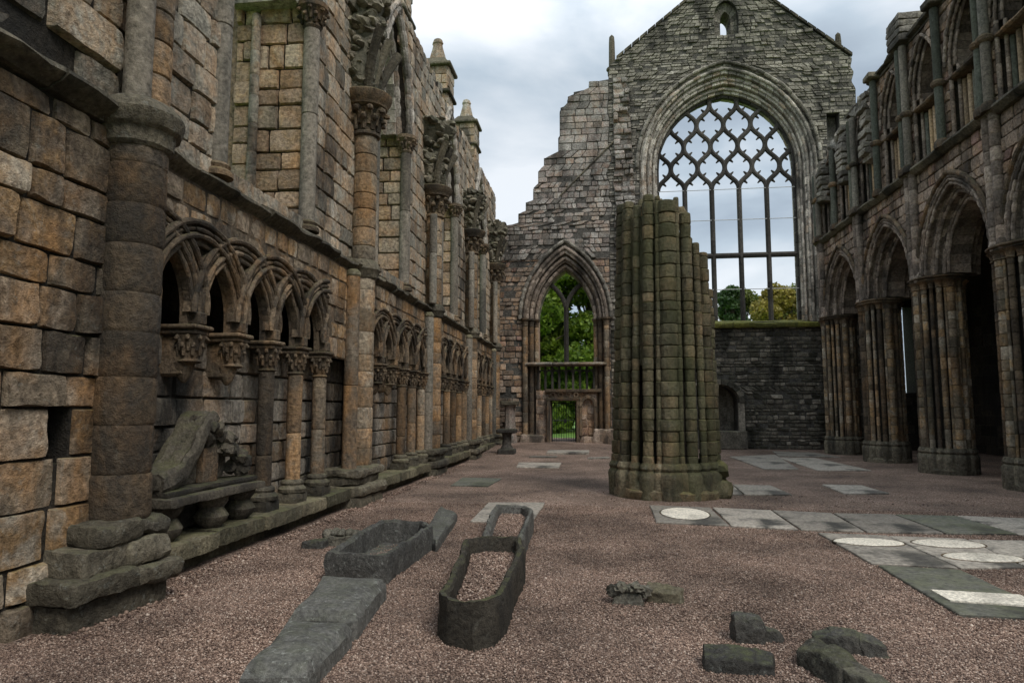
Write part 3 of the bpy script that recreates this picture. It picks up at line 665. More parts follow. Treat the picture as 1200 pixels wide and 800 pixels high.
# bay shafts
def half_plinth(mb, x, y, steps):
    for (r, z0, z1) in steps:
        wornblock(mb, XL, x + r * .8, y - r, y + r, z0, z1, .03, .1, .09)
LEAN = 0.0
for i, y in enumerate(COLS):
    x, r = (-4.12, .255) if i == 0 else (-4.36, .25)
    mb = MB(); z0 = .72 if i == 0 else .62
    drums(mb, x, y, courses(z0, 4.02 if i == 0 else 4.1, (.26, .44)), r, 24, .012, worn=.02, jd=.95)
    c = mb.build('bay_shaft', 'darkcol' if i == 0 else ('column' if i % 2 else 'orange'), nw)
    mb = MB()
    if i == 0:
        lathe(mb, x, y, [(.27, 3.95), (.30, 3.98), (.30, 4.02), (.32, 4.1), (.36, 4.13), (.385, 4.2), (.395, 4.25), (.37, 4.29), (.36, 4.31), (.28, 4.38)], 24, jit=.1)
    else:
        lathe(mb, x, y, [(.25, 4.02), (.29, 4.06), (.31, 4.15), (.35, 4.2), (.34, 4.26), (.3, 4.34), (.25, 4.38)], 24, jit=.05)
    mb.build('string_ring', 'ledge', c)
    mb = MB()
    if i == 0:
        wornblock(mb, -4.5, -3.83, 4.74, 5.78, -.1, .2, .012, .07, .04, rot=-.1)
        wornblock(mb, -4.5, -3.77, 4.68, 5.36, .2, .37, .03, .045, .035, rot=-.1); wornblock(mb, -4.42, -3.68, 5.34, 5.84, .2, .36, .04, .045, .05, rot=-.22)
        wornblock(mb, -4.5, -3.86, 4.86, 5.34, .37, .57, .025, .045, .03, rot=-.08); wornblock(mb, -4.5, -3.78, 5.32, 5.80, .36, .57, .035, .045, .045, rot=-.15)
        wornblock(mb, -4.46, -3.83, 5.0, 5.5, .57, .74, .03, .045, .05, rot=-.08); wornblock(mb, -4.42, -3.8, 5.48, 5.84, .57, .72, .04, .045, .06, rot=-.2)
    else:
        k = .9 if i == 1 else .8
        wornblock(mb, -4.7, -4.02 + .03, y - k, y + .42, -.1, .17, .012, .1, .05)
        wornblock(mb, -4.7, -3.93, y - k, y + .48, .17, .36, .03, .07, .09); wornblock(mb, -4.7, -4.05, y - k + .05, y + .38, .36, .52, .03, .07, .06)
        wornblock(mb, -4.7, -3.98, y - k, y + .42, .5, .64, .035, .06, .08)
    mb.build('shaft_plinth', 'ledge', c)
    # detached pipe shaft before the bay shaft
    if i:
        mb = MB(); drums(mb, -4.29, y - .62, [.62, 2.05, 4.0], .125, 18, .012, worn=.015)
        p = mb.build('pipe_shaft', 'orange' if i == 1 else 'shaft', nw); mb = MB(); lathe(mb, -4.29, y - .62, [(.125, 3.97), (.14, 4.0), (.13, 4.05), (.08, 4.1)], 16); mb.build('shaft_tip', 'bench', p)
    # shafts above the string course
    if i == 0:
        mb = MB(); drums(mb, x + .05, y - .12, [4.3, 6.6, 9.], .115, 20, .01); mb.build('upper_shaft', 'shaft', nw)
        mb = MB(); drums(mb, x - .07, y + .2, courses(4.3, 9, (.3, .5)), .19, 20, .012, worn=.015); mb.build('upper_shaft', 'orange', nw)
        mb = MB(); masonry(mb, Fr((-4.3, y + .35, 0), (-1, 0, 0), (0, 0, 1), (0, 1, 0)), 4.3, 9, lambda v: [(0, .3)], (.3, .4), (.2, .3)); mb.build('shaft_return', 'upper', nw)
        continue
    mb = MB(); zc = [6.75, 6.72, 6.95, 6.9][i - 1]
    drums(mb, x + .02, y, courses(4.36, zc, (.27, .4)), .22, 22, .012, worn=.012)
    u = mb.build('upper_shaft', 'column', nw)
    if i > 1:
        mb = MB(); drums(mb, x + .1, y + .36, courses(4.36, zc, (.9, 1.4)), .10, 16, .01); drums(mb, x + .1, y - .36, courses(4.36, zc, (.9, 1.4)), .10, 16, .01); mb.build('upper_shaft', 'shaft', nw)
    mb = MB(); X0 = x + .02
    lathe(mb, X0, y, [(.22, zc - .02), (.27, zc + .01), (.27, zc + .06), (.215, zc + .1), (.23, zc + .3), (.3, zc + .5), (.34, zc + .52)], 22)
    leafcap(mb, X0, y, zc + .1, zc + .5, .22, .38, 9, .06)
    lathe(mb, X0, y, [(.33, zc + .52), (.4, zc + .55), (.42, zc + .62), (.47, zc + .68), (.49, zc + .78), (.44, zc + .82), (.2, zc + .84)], 26, jit=.04)
    mb.build('capital', 'carved', u)
    # broken springer of the lost vault
    mb = MB(); rs = random.Random(i + 4)
    zt = [10.6, 9.3, 9.0, 9.4][i - 1]
    prof = [(.28 + .34 * t + .08 * math.sin(9 * t), zc + .8 + (zt - zc - .8) * t) for t in np.linspace(0, 1, 12)]
    lathe(mb, XW, y, prof, 28, jit=.35)
    for j in range(150):
        t = rs.random(); an = rs.uniform(-1.7, 1.7); rad = (.28 + .34 * t) * rs.uniform(.8, 1.08); sz = rs.uniform(.07, .17)
        blob(mb, (XW + rad * math.cos(an), y + rad * math.sin(an), zc + .85 + (zt - zc - .8) * t), (sz, sz * rs.uniform(.9, 1.8), sz * rs.uniform(.5, .9)), 2, .25, 5, freq=2)
    mb.build('vault_springer', 'springer', nw)
    mb = MB()      # rib stubs rising from the capital
    for s_ in (-1, 0, 1):
        tube(mb, [(X0 + .1 + .1 * t + .25 * t * t, y + s_ * (.2 + .35 * t), zc + .8 + 1.1 * t) for t in np.linspace(0, 1, 7)], .09, 8)
    mb.build('vault_rib', 'ledge', nw)
# bench
for i in range(4):
    a, b = COLS[i] + .45, COLS[i + 1] - .85
    mb = MB(); y = a
    while y < b - .05:
        t = min(b, y + random.uniform(.7, 1.3)); t = b if b - t < .4 else t
        wornblock(mb, XL, -4.12 + random.gauss(0, .02), y + .006, t - .006, .14, .33, .02, .09, .035); y = t
    box(mb, XL, -4.3, a, b, -.1, .14, .02, jit=.01)
    mb.build('wall_bench', 'bench', nw)
# pinnacled buttress heads on the wall top
for i, (y, zt) in enumerate(((17.3, 12.0), (22.8, 12.3), (28.1, 12.5))):
    X0 = -5.6
    mb = MB(); f4 = [Fr((X0 + .5, y - .45, 0), (0, 1, 0), (0, 0, 1), (1, 0, 0)), Fr((X0 - .5, y - .5, 0), (1, 0, 0), (0, 0, 1), (0, -1, 0))]
    box(mb, X0 - .46, X0 + .46, y - .46, y + .46, 10.3, zt + 1.3, .02)
    for f in f4: masonry(mb, f, 10.3, zt + 1.3, lambda v: [(0, .95)], (.28, .38), (.3, .55), .012, .02, .01, .01, 2)
    b_ = mb.build('buttress_head', 'upper', nw)
    mb = MB(); box(mb, X0 - .58, X0 + .58, y - .58, y + .58, zt + .3, zt + .42, .03, jit=.02); mb.build('buttress_string', 'ledge', b_); mb = MB(); box(mb, X0 - .6, X0 + .6, y - .6, y + .6, zt + 1.3, zt + 1.42, .03, jit=.02)
    lathe(mb, X0, y, [(.72, zt + 1.42), (.42, zt + 1.7)], 4, PI / 4, PI / 4 + 2 * PI); mb.build('buttress_coping', 'ledge', b_)
    mb = MB(); lathe(mb, X0, y, [(.3, zt + 1.6), (.31, zt + 1.75), (.19, zt + 2.2), (.17, zt + 2.3), (.2, zt + 2.36), (.15, zt + 2.5), (.02, zt + 2.58)], 8, jit=.12); mb.build('pinnacle', 'upper', b_)

# ------------------------------------------------------------------ east gable wall
YE = 29.5; fe = Fr((0, YE, 0), (1, 0, 0), (0, 0, 1), (0, -1, 0))
gw = thing('gable_wall', 'tall ruined end wall with stepped broken left shoulder, gable and great traceried window', 'wall', (0, YE, 0))
px = [(598, 266), (598, 263), (606, 262), (606, 250), (617, 249), (617, 236), (624, 235), (624, 221), (631, 220), (631, 200), (637, 199), (637, 184), (655, 183), (656, 160), (657, 131), (664, 125), (664, 117), (671, 112), (677, 107), (690, 105), (692, 97), (714, 95), (714, 76), (722, 70), (805, 1), (853, -40), (905, 1), (987, 60), (999, 68), (997, 78), (1001, 84), (998, 95), (1003, 103), (1004, 150)]
pw = [onY(*p, YE) for p in px]; st = [pw[0]]; rs_ = random.Random(2)
for (xa, za), (xb, zb) in zip(pw[:21], pw[1:22]):
    k = max(1, int(abs(zb - za) / .62))
    for j in range(k):
        x1, z1 = xa + (xb - xa) * (j + 1) / k + rs_.uniform(-.05, .05), za + (zb - za) * (j + 1) / k
        st += [(st[-1][0] + .004, z1), (x1, z1 + .003)]
poly = [(-4.9, -.1), (-4.9, onY(598, 266, YE)[1])] + st + pw[22:] + [(11.0, 9.0), (11.0, -.1)]
def scan(poly, v):
    xs = []
    for (x0, y0), (x1, y1) in zip(poly, poly[1:] + poly[:1]):
        if (y0 <= v < y1) or (y1 <= v < y0): xs.append(x0 + (x1 - x0) * (v - y0) / (y1 - y0))
    xs.sort(); return list(zip(xs[::2], xs[1::2]))
WX, WA, WS0, WSPR = 5.58, 2.9, 5.25, 12.15          # great window: centre, half span, sill, springing
AX, AA, AS0, ASP = -1.44, 1.21, 3.62, 5.55           # aisle window
LX = 5.73; NX0 = onY(842, 500, YE)[0]
def holesE(v, grow=0.):
    H = []
    h = arch_half(v, WS0, WSPR, 3.72, 4.45)
    if h: H.append((WX - h, WX + h))
    h = arch_half(v, -.2, ASP, 1.88, 3.3)
    if h: H.append((AX - h, AX + h))
    h = arch_half(v, 17.95, 18.9, .5, .75)
    if h: H.append((LX - h, LX + h))
    if 12.9 < v < 14.2: H.append((9.75, 10.25))
    h = arch_half(v, .75, 1.9, .82, .72)
    if h: H.append((NX0 - h, NX0 + h))
    return H
ivE = lambda v: sub(scan(poly, v), holesE(v))
edge = lambda v: .55 + .25 * noi(v * 1.3, 0, 7)
def clip(iv, a, b): return [(max(x, a), min(y, b)) for x, y in iv if min(y, b) - max(x, a) > .03]
mb = MB(); backing(mb, fe, -.1, 21.3, ivE, 1.2, .1, front=-.035); mb.build('wall_core', 'mortarpale', gw, smooth=False)
mb = MB(); masonry(mb, fe, 5.2, 21.2, lambda v: clip(ivE(v), edge(v) if v > 9.3 else .5, 12), (.09, .19), (.15, .48), .010, .02, .014, .026, 1, wob=.03); mb.build('gable_rubble', 'rubble', gw)
mb = MB(); masonry(mb, fe, 12.2, 17.2, lambda v: clip(ivE(v), -5, edge(v)), (.28, .36), (.35, .7), .012, .02, .009, .012, 2)
mb.build('turret_ashlar', 'pale', gw)
mb = MB(); masonry(mb, fe, 8.2, 12.2, lambda v: clip(ivE(v), -5, edge(v) if v > 9.3 else .5), (.15, .28), (.2, .5), .010, .022, .014, .03, 2, wob=.03); mb.build('shoulder_masonry', 'pale', gw)
for xa, xb in ((-5, AX), (AX, .5)):
    mb = MB(); masonry(mb, fe, 0, 8.2, lambda v: clip(ivE(v), xa, xb), (.16, .3), (.2, .55), .014, .025, .014, .03, 2, wob=.02); mb.build('aisle_end_rubble', 'arcade', gw)
mb = MB(); masonry(mb, fe, 0, 5.1, lambda v: clip(ivE(v), .5, 12), (.11, .24), (.16, .5), .016, .025, .018, .02, 3, wob=.02); mb.build('lower_rubble', 'darkrub', gw)
# broken vault stubs up the gable
for (xa, xb, z0, z1) in ((.75, 1.7, 9.5, 16.3), (9.75, 10.8, 9.5, 12.7)):
    mb = MB()
    masonry(mb, Fr((0, YE - .12, 0), (1, 0, 0), (0, 0, 1), (0, -1, 0)), z0, z1, lambda v: [(xa + .15 * noi(v, 1, 1), xb - (.35 + .2 * noi(v * 2, 3, 1)) * (v - z0) / 8)], (.18, .3), (.22, .5), .01, .04, .03, .09, 3)
    mb.build('broken_springer', 'pale', gw)
mb = MB(); tube(mb, [fe(*onY(x, y, YE), .03) for x, y in ((656, 230), (690, 195), (722, 163))], .035, 6); mb.build('roof_scar', 'ledge', gw)
# great window arch: three receding orders with rolls
def path(cx, a, h, spr, z0): return [(cx - a, z0), (cx - a, (z0 + spr) / 2)] + [(cx + x, spr + z) for x, z in arc_pts(a, h)] + [(cx + a, (z0 + spr) / 2), (cx + a, z0)]
mb = MB()
O = [(3.72, 4.45), (3.45, 4.08), (3.2, 3.7), (2.95, 3.35)]
for k, (w1, w0) in enumerate(((.0, -1.2), (-.18, -1.2), (-.38, -1.2))):
    ring(mb, fe, path(WX, *O[k + 1], WSPR, WS0), path(WX, *O[k], WSPR, WS0), w1, w0, .36, .02, jit=.012)
wa = mb.build('window_arch', 'voussoir', gw)
mb = MB()
for (a, h, wo, r) in ((3.6, 4.3, .03, .075), (3.34, 3.9, -.16, .065), (3.09, 3.54, -.34, .06)): roll(mb, fe, path(WX, a, h, WSPR, WS0), wo, r, .36, 8, .008)
mb.build('arch_rolls', 'voussoir', wa)
mb = MB(); roll(mb, fe, [(WX + x, WSPR + z) for x, z in arc_pts(3.84, 4.6)], .06, .085, .36, 8, .03); mb.build('hood_mould', 'rubble', wa)
# tracery
ft = Fr((0, YE + .62, 0), (1, 0, 0), (0, 0, 1), (0, -1, 0)); LW = 2 * WA / 5; ZT = 11.25; HR = .97
mb = MB(); ring(mb, ft, path(WX, 2.85, 3.22, WSPR, WS0), path(WX, 2.98, 3.38, WSPR, WS0), .1, -.1, .5, .02); fr_ = mb.build('great_window', 'tracery', gw)
for k in range(1, 5):
    mb = MB(); u = WX - WA + LW * k
    vs = lambda z: [ft(u + a, z, b) for a, b in ((-.11, -.02), (-.045, .12), (.045, .12), (.11, -.02), (.06, -.14), (-.06, -.14))]
    for a, b in zip(courses(WS0, ZT, (.8, 1.2))[:-1], courses(WS0, ZT, (.8, 1.2))[1:]): pass
    cs = courses(WS0, ZT + .02, (.8, 1.2))
    for a, b in zip(cs[:-1], cs[1:]): mb.add(vs(a) + vs(b - .006), [(i, (i + 1) % 6, 6 + (i + 1) % 6, 6 + i) for i in range(6)])
    mb.build('mullion', 'tracery', fr_)
mb = MB()
def inside(u, z):
    h = arch_half(z, WS0, WSPR, 2.97, 3.38); return h is not None and abs(u - WX) < h
for k in range(-3, 9):
    for sgn in (1, -1):
        pts = []
        for z in np.linspace(0, 5.2, 105):
            c = math.cos(PI * z / HR); c = c * (1.2 - .2 * c * c)
            pts.append((WX - WA + LW * k + sgn * (LW / 4 * (1 - c)), ZT + z))
        run = []
        for p in pts + [None]:
            if p is not None and inside(*p): run.append(p)
            else:
                if len(run) > 3:
                    Q = resample(run, .09); tube(mb, [ft(x, z, 0) for x, z in Q], [.105] * len(Q), 8)
                run = []
        for j in range(6):      # cusps: spurs pointing into the cells
            x0 = WX - WA + LW * k; near = (x0 + sgn * LW / 2, j * HR if j % 2 == 0 else (j + 1) * HR); far_ = (x0, (j + 1) * HR if j % 2 == 0 else j * HR)
            for f_, ce in ((.40 if j % 2 == 0 else .60, near), (.60 if j % 2 == 0 else .40, far_)):
                z = (j + f_) * HR; c = math.cos(PI * z / HR); c = c * (1.2 - .2 * c * c); u = x0 + sgn * (LW / 4 * (1 - c))
                d = np.array([ce[0] - u, ce[1] - z]); d /= np.linalg.norm(d)
                if inside(u, ZT + z) and inside(u + d[0] * .25, ZT + z + d[1] * .25): tube(mb, [ft(u + d[0] * q, ZT + z + d[1] * q, 0) for q in (.04, .16, .25)], [.075, .05, .03], 6)
mb.build('tracery', 'tracery', fr_)
for z, r in ((11.2, .016), (9.83, .016), (6.77, .016)):
    mb = MB(); tube(mb, [ft(WX - WA, z, .1), ft(WX + WA, z, .1)], r, 6); mb.build('saddle_bar', plain('pale_iron_%d' % int(z), (.45, .45, .44), .5), fr_)
mb = MB(); tube(mb, [ft(WX - WA, 8.27, 0), ft(WX + WA, 8.27, 0)], .12, 8); mb.build('transom', 'tracery', fr_)
mb = MB(); extr(mb, Fr((0, YE, 5.1), (1, 0, 0), (0, 0, 1), (0, -1, 0)), [(-1.2, -.06), (.16, -.06), (.2, .03), (.2, .12), (-.45, .3), (-1.2, .3)], 1.3, 9.9, .9, .008, .02); mb.build('window_sill', 'mossy', gw)
# niche beside the ruined pier
mb = MB(); nx0 = onY(842, 500, YE)[0]
ring(mb, fe, [(nx0 + x, 1.9 + z) for x, z in arc_pts(.85, .75)], [(nx0 + x, 1.9 + z) for x, z in arc_pts(1.08, .98)], .22, -.03, .3); box(mb, nx0 + .8, nx0 + 1.05, YE - .2, YE, .2, 1.9, .02); box(mb, nx0 - 1.05, nx0 - .8, YE - .2, YE, .2, 1.9, .02); box(mb, nx0 - 1.1, nx0 + 1.1, YE - .35, YE, 0, .75, .03)
mb.build('wall_niche', 'darkrub', gw)
mb = MB(); box(mb, nx0 - 1, nx0 + 1, YE + 1.0, YE + 1.15, .4, 3, 0); mb.build('niche_back', 'darkrub', gw, smooth=False)
mb = MB(); box(mb, 9.6, 10.4, YE + .5, YE + .6, 12.7, 14.4, 0); mb.build('niche_back', 'rubble', gw, smooth=False)
# lancet in the gable
mb = MB(); ring(mb, fe, path(LX, .22, .42, 18.8, 18.15), path(LX, .52, .76, 18.9, 17.95), -.25, -1.2, .3); mb.build('gable_lancet', 'rubble', gw)
mb = MB()
for (a, b) in (((722, 70), (805, 1)), ((805, 1), (853, -40)), ((905, 1), (853, -40)), ((999, 66), (905, 1))):
    A, B = np.array(onY(*a, YE)), np.array(onY(*b, YE)); n = 9
    for i in range(n):
        p, q = A + (B - A) * (i + .04) / n, A + (B - A) * (i + .96) / n
        vs = [fe(*p, .06), fe(*q, .06), fe(*q, -1.25), fe(*p, -1.25)]; mb.add(vs + [v + np.array([0, 0, .13]) for v in vs], [(0, 1, 5, 4), (1, 2, 6, 5), (2, 3, 7, 6), (3, 0, 4, 7), (4, 5, 6, 7), (3, 2, 1, 0)])
mb.build('gable_coping', 'ledge', gw)
for x, zb, zt in ((717.5, 78, 37), (986, 64, 34)):
    X, Z0 = onY(x, zb, YE); Z1 = onY(x, zt, YE)[1]
    mb = MB(); lathe(mb, X, YE + .3, [(.2, Z0 - .3), (.2, Z0 - .1), (.26, Z0 - .05), (.26, Z0 + .05), (.15, Z0 + .1), (.13, Z1 - .35), (.11, Z1 - .1), (.02, Z1)], 8, cap=True); mb.build('finial', 'ledge', gw)
# aisle end: moulded arch, mullioned window, balustrade, doorway
mb = MB(); Oa = [(1.88, 3.3), (1.62, 2.9), (1.4, 2.55), (1.21, 2.25)]
for k, (w1, w0) in enumerate(((.03, -1.2), (-.2, -1.2), (-.42, -1.2))):
    ring(mb, fe, [(AX + x, ASP + z) for x, z in arc_pts(*Oa[k + 1])], [(AX + x, ASP + z) for x, z in arc_pts(*Oa[k])], w1, w0, .3, .02, jit=.01)
for (a, h, wo, r) in ((1.78, 3.15, .05, .08), (1.52, 2.74, -.16, .08), (1.3, 2.4, -.36, .08)): roll(mb, fe, [(AX + x, ASP + z) for x, z in arc_pts(a, h)], wo, r, .3)
aa = mb.build('aisle_arch', 'arch', gw)
mb = MB(); roll(mb, fe, [(AX + x, ASP + z) for x, z in arc_pts(1.98, 3.45)], .08, .09, .3); mb.build('hood_mould', 'rubble', aa)
for s_ in (-1, 1):
    for (a, dy, r, mat) in ((1.76, -.05, .12, 'column'), (1.5, .15, .11, 'darkcol'), (1.3, .38, .10, 'column')):
        mb = MB(); drums(mb, AX + s_ * a, YE + dy, courses(.3, ASP - .3, (.3, .5)), r, 14); p = mb.build('jamb_shaft', mat, gw)
        mb = MB(); X = AX + s_ * a; lathe(mb, X, YE + dy, [(r, ASP - .32), (r * 1.15, ASP - .28), (r, ASP - .25), (r * 1.2, ASP - .1), (r * 1.7, ASP - .04), (r * 1.75, ASP + .03), (r * 1.2, ASP + .04)], 14); mb.build('capital', 'carved', p)
    mb = MB(); xa, xb = sorted((AX + s_ * 1.21, AX + s_ * 1.9)); backing(mb, Fr((0, YE + .45, 0), (1, 0, 0), (0, 0, 1), (0, -1, 0)), 0, ASP, lambda v: [(xa, xb)], .74, .5)
    masonry(mb, Fr((0, YE + .45, 0), (1, 0, 0), (0, 0, 1), (0, -1, 0)), 0, ASP, lambda v: [(xa, xb)], (.25, .4), (.3, .5)); mb.build('jamb', 'arcade', gw)
fy = Fr((0, YE + .72, 0), (1, 0, 0), (0, 0, 1), (0, -1, 0))
mb = MB(); tube(mb, [fy(AX, AS0), fy(AX, 6.15)], .11, 8)
for s_ in (-1, 1):
    # the Y: each branch curves from the mullion to the opposite side of the arch
    P = [(AX + s_ * x, z) for x, z in zip(np.array([0, .06, .17, .33, .52, .66, .74]), np.array([6.1, 6.35, 6.6, 6.85, 7.05, 7.17, 7.22]))]
    tube(mb, [fy(*p) for p in P], .105, 8)
mb.build('y_tracery', 'tracery', gw)
mb = MB(); extr(mb, Fr((0, YE - .05, 3.5), (1, 0, 0), (0, 0, 1), (0, -1, 0)), [(-.6, 0), (.08, 0), (.16, .05), (.16, .1), (.05, .16), (-.6, .18)], AX - 1.75, AX + 1.75, 1.2, .004, .01)
bl = mb.build('balustrade_rail', 'grey', gw)
bx = np.linspace(AX - 1.2, AX + 1.2, 9)
for k, x in enumerate(bx):
    mb = MB(); box(mb, x - .05, x + .05, YE + .15, YE + .3, 2.5, 3.5, .015); mb.build('baluster', 'tracery', bl)
mb = MB()
for a, b in zip(bx[:-1], bx[1:]):
    for s_ in (0, 1): 
        tube(mb, [((a if s_ == 0 else b) + (1 if s_ == 0 else -1) * (b - a) / 2 * (1 - math.cos(t)), YE + .22, 3.05 + .28 * math.sin(t)) for t in np.linspace(0, PI / 2, 6)], .04, 6)
mb.build('baluster_arches', 'tracery', bl)
fd = Fr((0, YE + .1, 0), (1, 0, 0), (0, 0, 1), (0, -1, 0)); DX0, DX1 = -2.1, -1.02
ivd = lambda v: sub([(AX - 1.3, AX + 1.3)], [(DX0, DX1)] if v < 2.0 else [])
mb = MB(); backing(mb, fd, -.1, 2.45, ivd, .8, .1); masonry(mb, fd, 0, 2.45, ivd, (.2, .35), (.25, .5), .014, .025, .014, .03, 3); mb.build('door_wall', 'arcade', gw)
mb = MB(); box(mb, DX0 - .2, DX1 + .2, YE - .06, YE + .2, 2.0, 2.14, .02); box(mb, DX0 - .24, DX1 + 1.1, YE - .07, YE + .2, 2.36, 2.5, .02)
for s_ in (DX0 - .17, DX1 + .02): box(mb, s_, s_ + .15, YE - .05, YE + .2, .1, 2.0, .02)
for k in range(4):
    c = (DX0 + .1 + k * .33, 2.25); tube(mb, [fd(c[0] + .09 * math.cos(t), c[1] + .09 * math.sin(t), .13) for t in np.linspace(0, 2 * PI, 13)], .025, 6)
mb.build('doorway', 'carved', gw)
mb = MB(); ring(mb, fd, [(-.5 + x, 1.75 + z) for x, z in arc_pts(.25, .35)], [(-.5 + x, 1.75 + z) for x, z in arc_pts(.38, .5)], .2, 0, .25)
for s_ in (-.88, -.25): box(mb, s_, s_ + .13, YE - .08, YE + .1, .5, 1.75, .02)
mb.build('wall_niche', 'carved', gw)
mb = MB(); wornblock(mb, -3.4, -2.35, YE - .55, YE, -.1, .55, .05, .12, .1); mb.build('footing', 'arcade', gw); mb = MB(); wornblock(mb, -.7, .6, YE - .5, YE, -.1, .5, .05, .12, .1); wornblock(mb, -.3, 1.0, YE - .6, YE, -.1, .8, .05, .12, .1)
mb.build('footing', 'arcade', gw)
g = thing('iron_gate', 'black iron barred gate standing shut in the small doorway', 'gate', ((DX0 + DX1) / 2, YE + .35, .2))
mb = MB(); y = YE + .35
for x in (DX0 + .03, DX1 - .03): tube(mb, [(x, y, .22), (x, y, 1.98)], .03, 6)
for z in (.3, 1.15, 1.9): tube(mb, [(DX0, y, z), (DX1, y, z)], .022, 6)
mb.build('gate_frame', 'iron', g)
for x in np.linspace(DX0 + .12, DX1 - .12, 9):
    mb = MB(); tube(mb, [(x, y, .25), (x, y, 1.97)], .011, 6); mb.build('bar', 'iron', g)
mb = MB(); box(mb, (DX0 + DX1) / 2 + .02, (DX0 + DX1) / 2 + .12, y - .03, y + .03, 1.05, 1.22, .005); mb.build('lock', 'iron', g)

# ------------------------------------------------------------------ clustered piers
def cluster(cx, cy, hx, hy):
    """shaft positions on a lozenge: keeled shafts at the four points, smaller ones between"""
    L = []; SC = (hx + hy) / 1.8
    P = [(hx, 0), (0, hy), (-hx, 0), (0, -hy)]
    for k in range(4):
        (ax, ay), (bx_, by) = P[k], P[(k + 1) % 4]
        L.append((cx + ax * .9, cy + ay * .9, .15 * SC))
        for t, r in ((.185, .048), (.33, .096), (.5, .066), (.67, .096), (.815, .048)):
            r *= SC
            b = 1 + .42 * math.sin(PI * t)
            L.append((cx + (ax + (bx_ - ax) * t) * .9 * b, cy + (ay + (by - ay) * t) * .9 * b, r))
    return L
def lozenge(cx, cy, hx, hy, g, n=36):
    """outline of the pier grown by g"""
    P = []
    for k in range(n):
        t = 2 * PI * k / n; q = .5 + .5 * abs(math.cos(2 * t)); e_ = 1 + .16 * (1 - q)
        s = 1 / (abs(math.cos(t)) + abs(math.sin(t))) * (1 + .42 * math.sin(PI * ((t / (PI / 2)) % 1)))
        P.append((cx + (hx + g) * math.cos(t) * s, cy + (hy + g) * math.sin(t) * s))
    return P
def ringstack(mb, outlines, worn=.02):
    """closed body through stacked outlines [(points, z), ...]"""
    n = len(outlines[0][0]); vs = []
    for P, z in outlines:
        for k, (x, y) in enumerate(P):
            d = mn.noise_vector(Vector((x * 3.2, y * 3.2, z * 5))) * worn
            vs.append((x + d.x, y + d.y, z + d.z * .7))
    fs = [(i * n + k, i * n + (k + 1) % n, (i + 1) * n + (k + 1) % n, (i + 1) * n + k) for i in range(len(outlines) - 1) for k in range(n)]
    fs += [tuple(range(n))[::-1], tuple((len(outlines) - 1) * n + k for k in range(n))]
    mb.add(vs, fs)
def pier(par, cx, cy, hx, hy, ztop, base, mats, worn=.0, z0=.62, lean=0., cs=None, basemat='ledge'):
    cs = cs or courses(z0, 12, (.17, .28)); sh = cluster(cx, cy, hx, hy)
    mb = MB()
    zz = max(ztop(x, y) for x, y, r in sh) - .15
    ring0 = lozenge(cx, cy, hx * .5, hy * .5, 0)
    ringstack(mb, [([(cx + (x - cx) * (1 if z < zz - 1.6 else .8), cy + (y - cy) * (1 if z < zz - 1.6 else .8)) for x, y in ring0], z) for z in (.3, 2, min(ztop(*p) for p in ring0) - .1)]); mb.build('pier_core', 'mortar', par, smooth=False)
    for x, y, r in sh:
        zt = ztop(x, y); mb = MB(); c2 = [c for c in cs if c < zt - .06] + [zt]
        drums(mb, x, y, c2, r, 14, .028 + worn * .4, worn=.05 + worn, dx=(lean * (cx + .2 - x)), jd=.78)
        mb.build('shaft', random.choice(mats), par)
    mb = MB()
    for g, za, zb in base: ringstack(mb, [(lozenge(cx, cy, hx, hy, g - .02, 64), za), (lozenge(cx, cy, hx, hy, g, 64), za + .03), (lozenge(cx, cy, hx, hy, g, 64), zb - .04), (lozenge(cx, cy, hx, hy, g - .03, 64), zb)], .02 + worn)
    for x, y, r in sh:
        lathe(mb, x, y, [(r + .07, .0), (r + .075, .3), (r + .08, .42), (r + .055, .48), (r + .03, .51), (r + .055, .56), (r + .04, .62), (r + .01, .66)], 14, jit=.05 + worn)
    mb.build('pier_base', basemat, par)
    return sh, cs
# ------------------------------------------------------------------ south arcade (right)
XA = 8.5; fa = Fr((XA, 0, 0), (0, -1, 0), (0, 0, 1), (-1, 0, 0))
sw = thing('arcade_wall', 'tall wall on the right with pointed arches on clustered piers and a triforium above', 'wall', (XA, 18, 0))
PY = [7.7, 11.55, 15.4, 19.25, 23.1, 26.9]
AP = [(a + b) / 2 for a, b in zip(PY[:-1], PY[1:])]
ZC = 4.98
CSR = courses(.62, 12, (.19, .29), random.Random(5))
PD = .46
for y in PY:
    h = .70 if y < 26 else .68
    sh, _ = pier(sw, XA + PD, y, PD + .12, h, lambda x, yy: ZC - .2, [(.08, -.1, .14), (.02, .14, .3)], ['pier', 'pier', 'pier', 'pier', 'darkcol'], cs=CSR)
    mb = MB()
    for x, yy, r in sh: lathe(mb, x, yy, [(r, ZC - .22), (r + .03, ZC - .2), (r + .01, ZC - .17), (r + .03, ZC - .08), (r + .1, ZC - .02)], 12, jit=.05)
    for g, za, zb in ((.05, ZC - .02, ZC + .05), (.1, ZC + .05, ZC + .11)): ringstack(mb, [(lozenge(XA + PD, y, PD + .12, h, g - .03, 64), za), (lozenge(XA + PD, y, PD + .12, h, g, 64), za + .02), (lozenge(XA + PD, y, PD + .12, h, g, 64), zb - .01), (lozenge(XA + PD, y, PD + .12, h, g - .02, 64), zb)], .015)
    mb.build('pier_capital', 'carved', sw)
ZS = ZC + .14; AR = [(1.74, 2.2), (1.54, 1.98), (1.36, 1.78), (1.2, 1.6)]
Y0, Y1 = 6.2, 27.3
def ivsp(v):
    H = []
    for a in AP:
        h = arch_half(v, ZS - .5, ZS, *AR[0])
        if h: H.append((-a - h, -a + h))
    return sub([(-Y1, -Y0)], H)
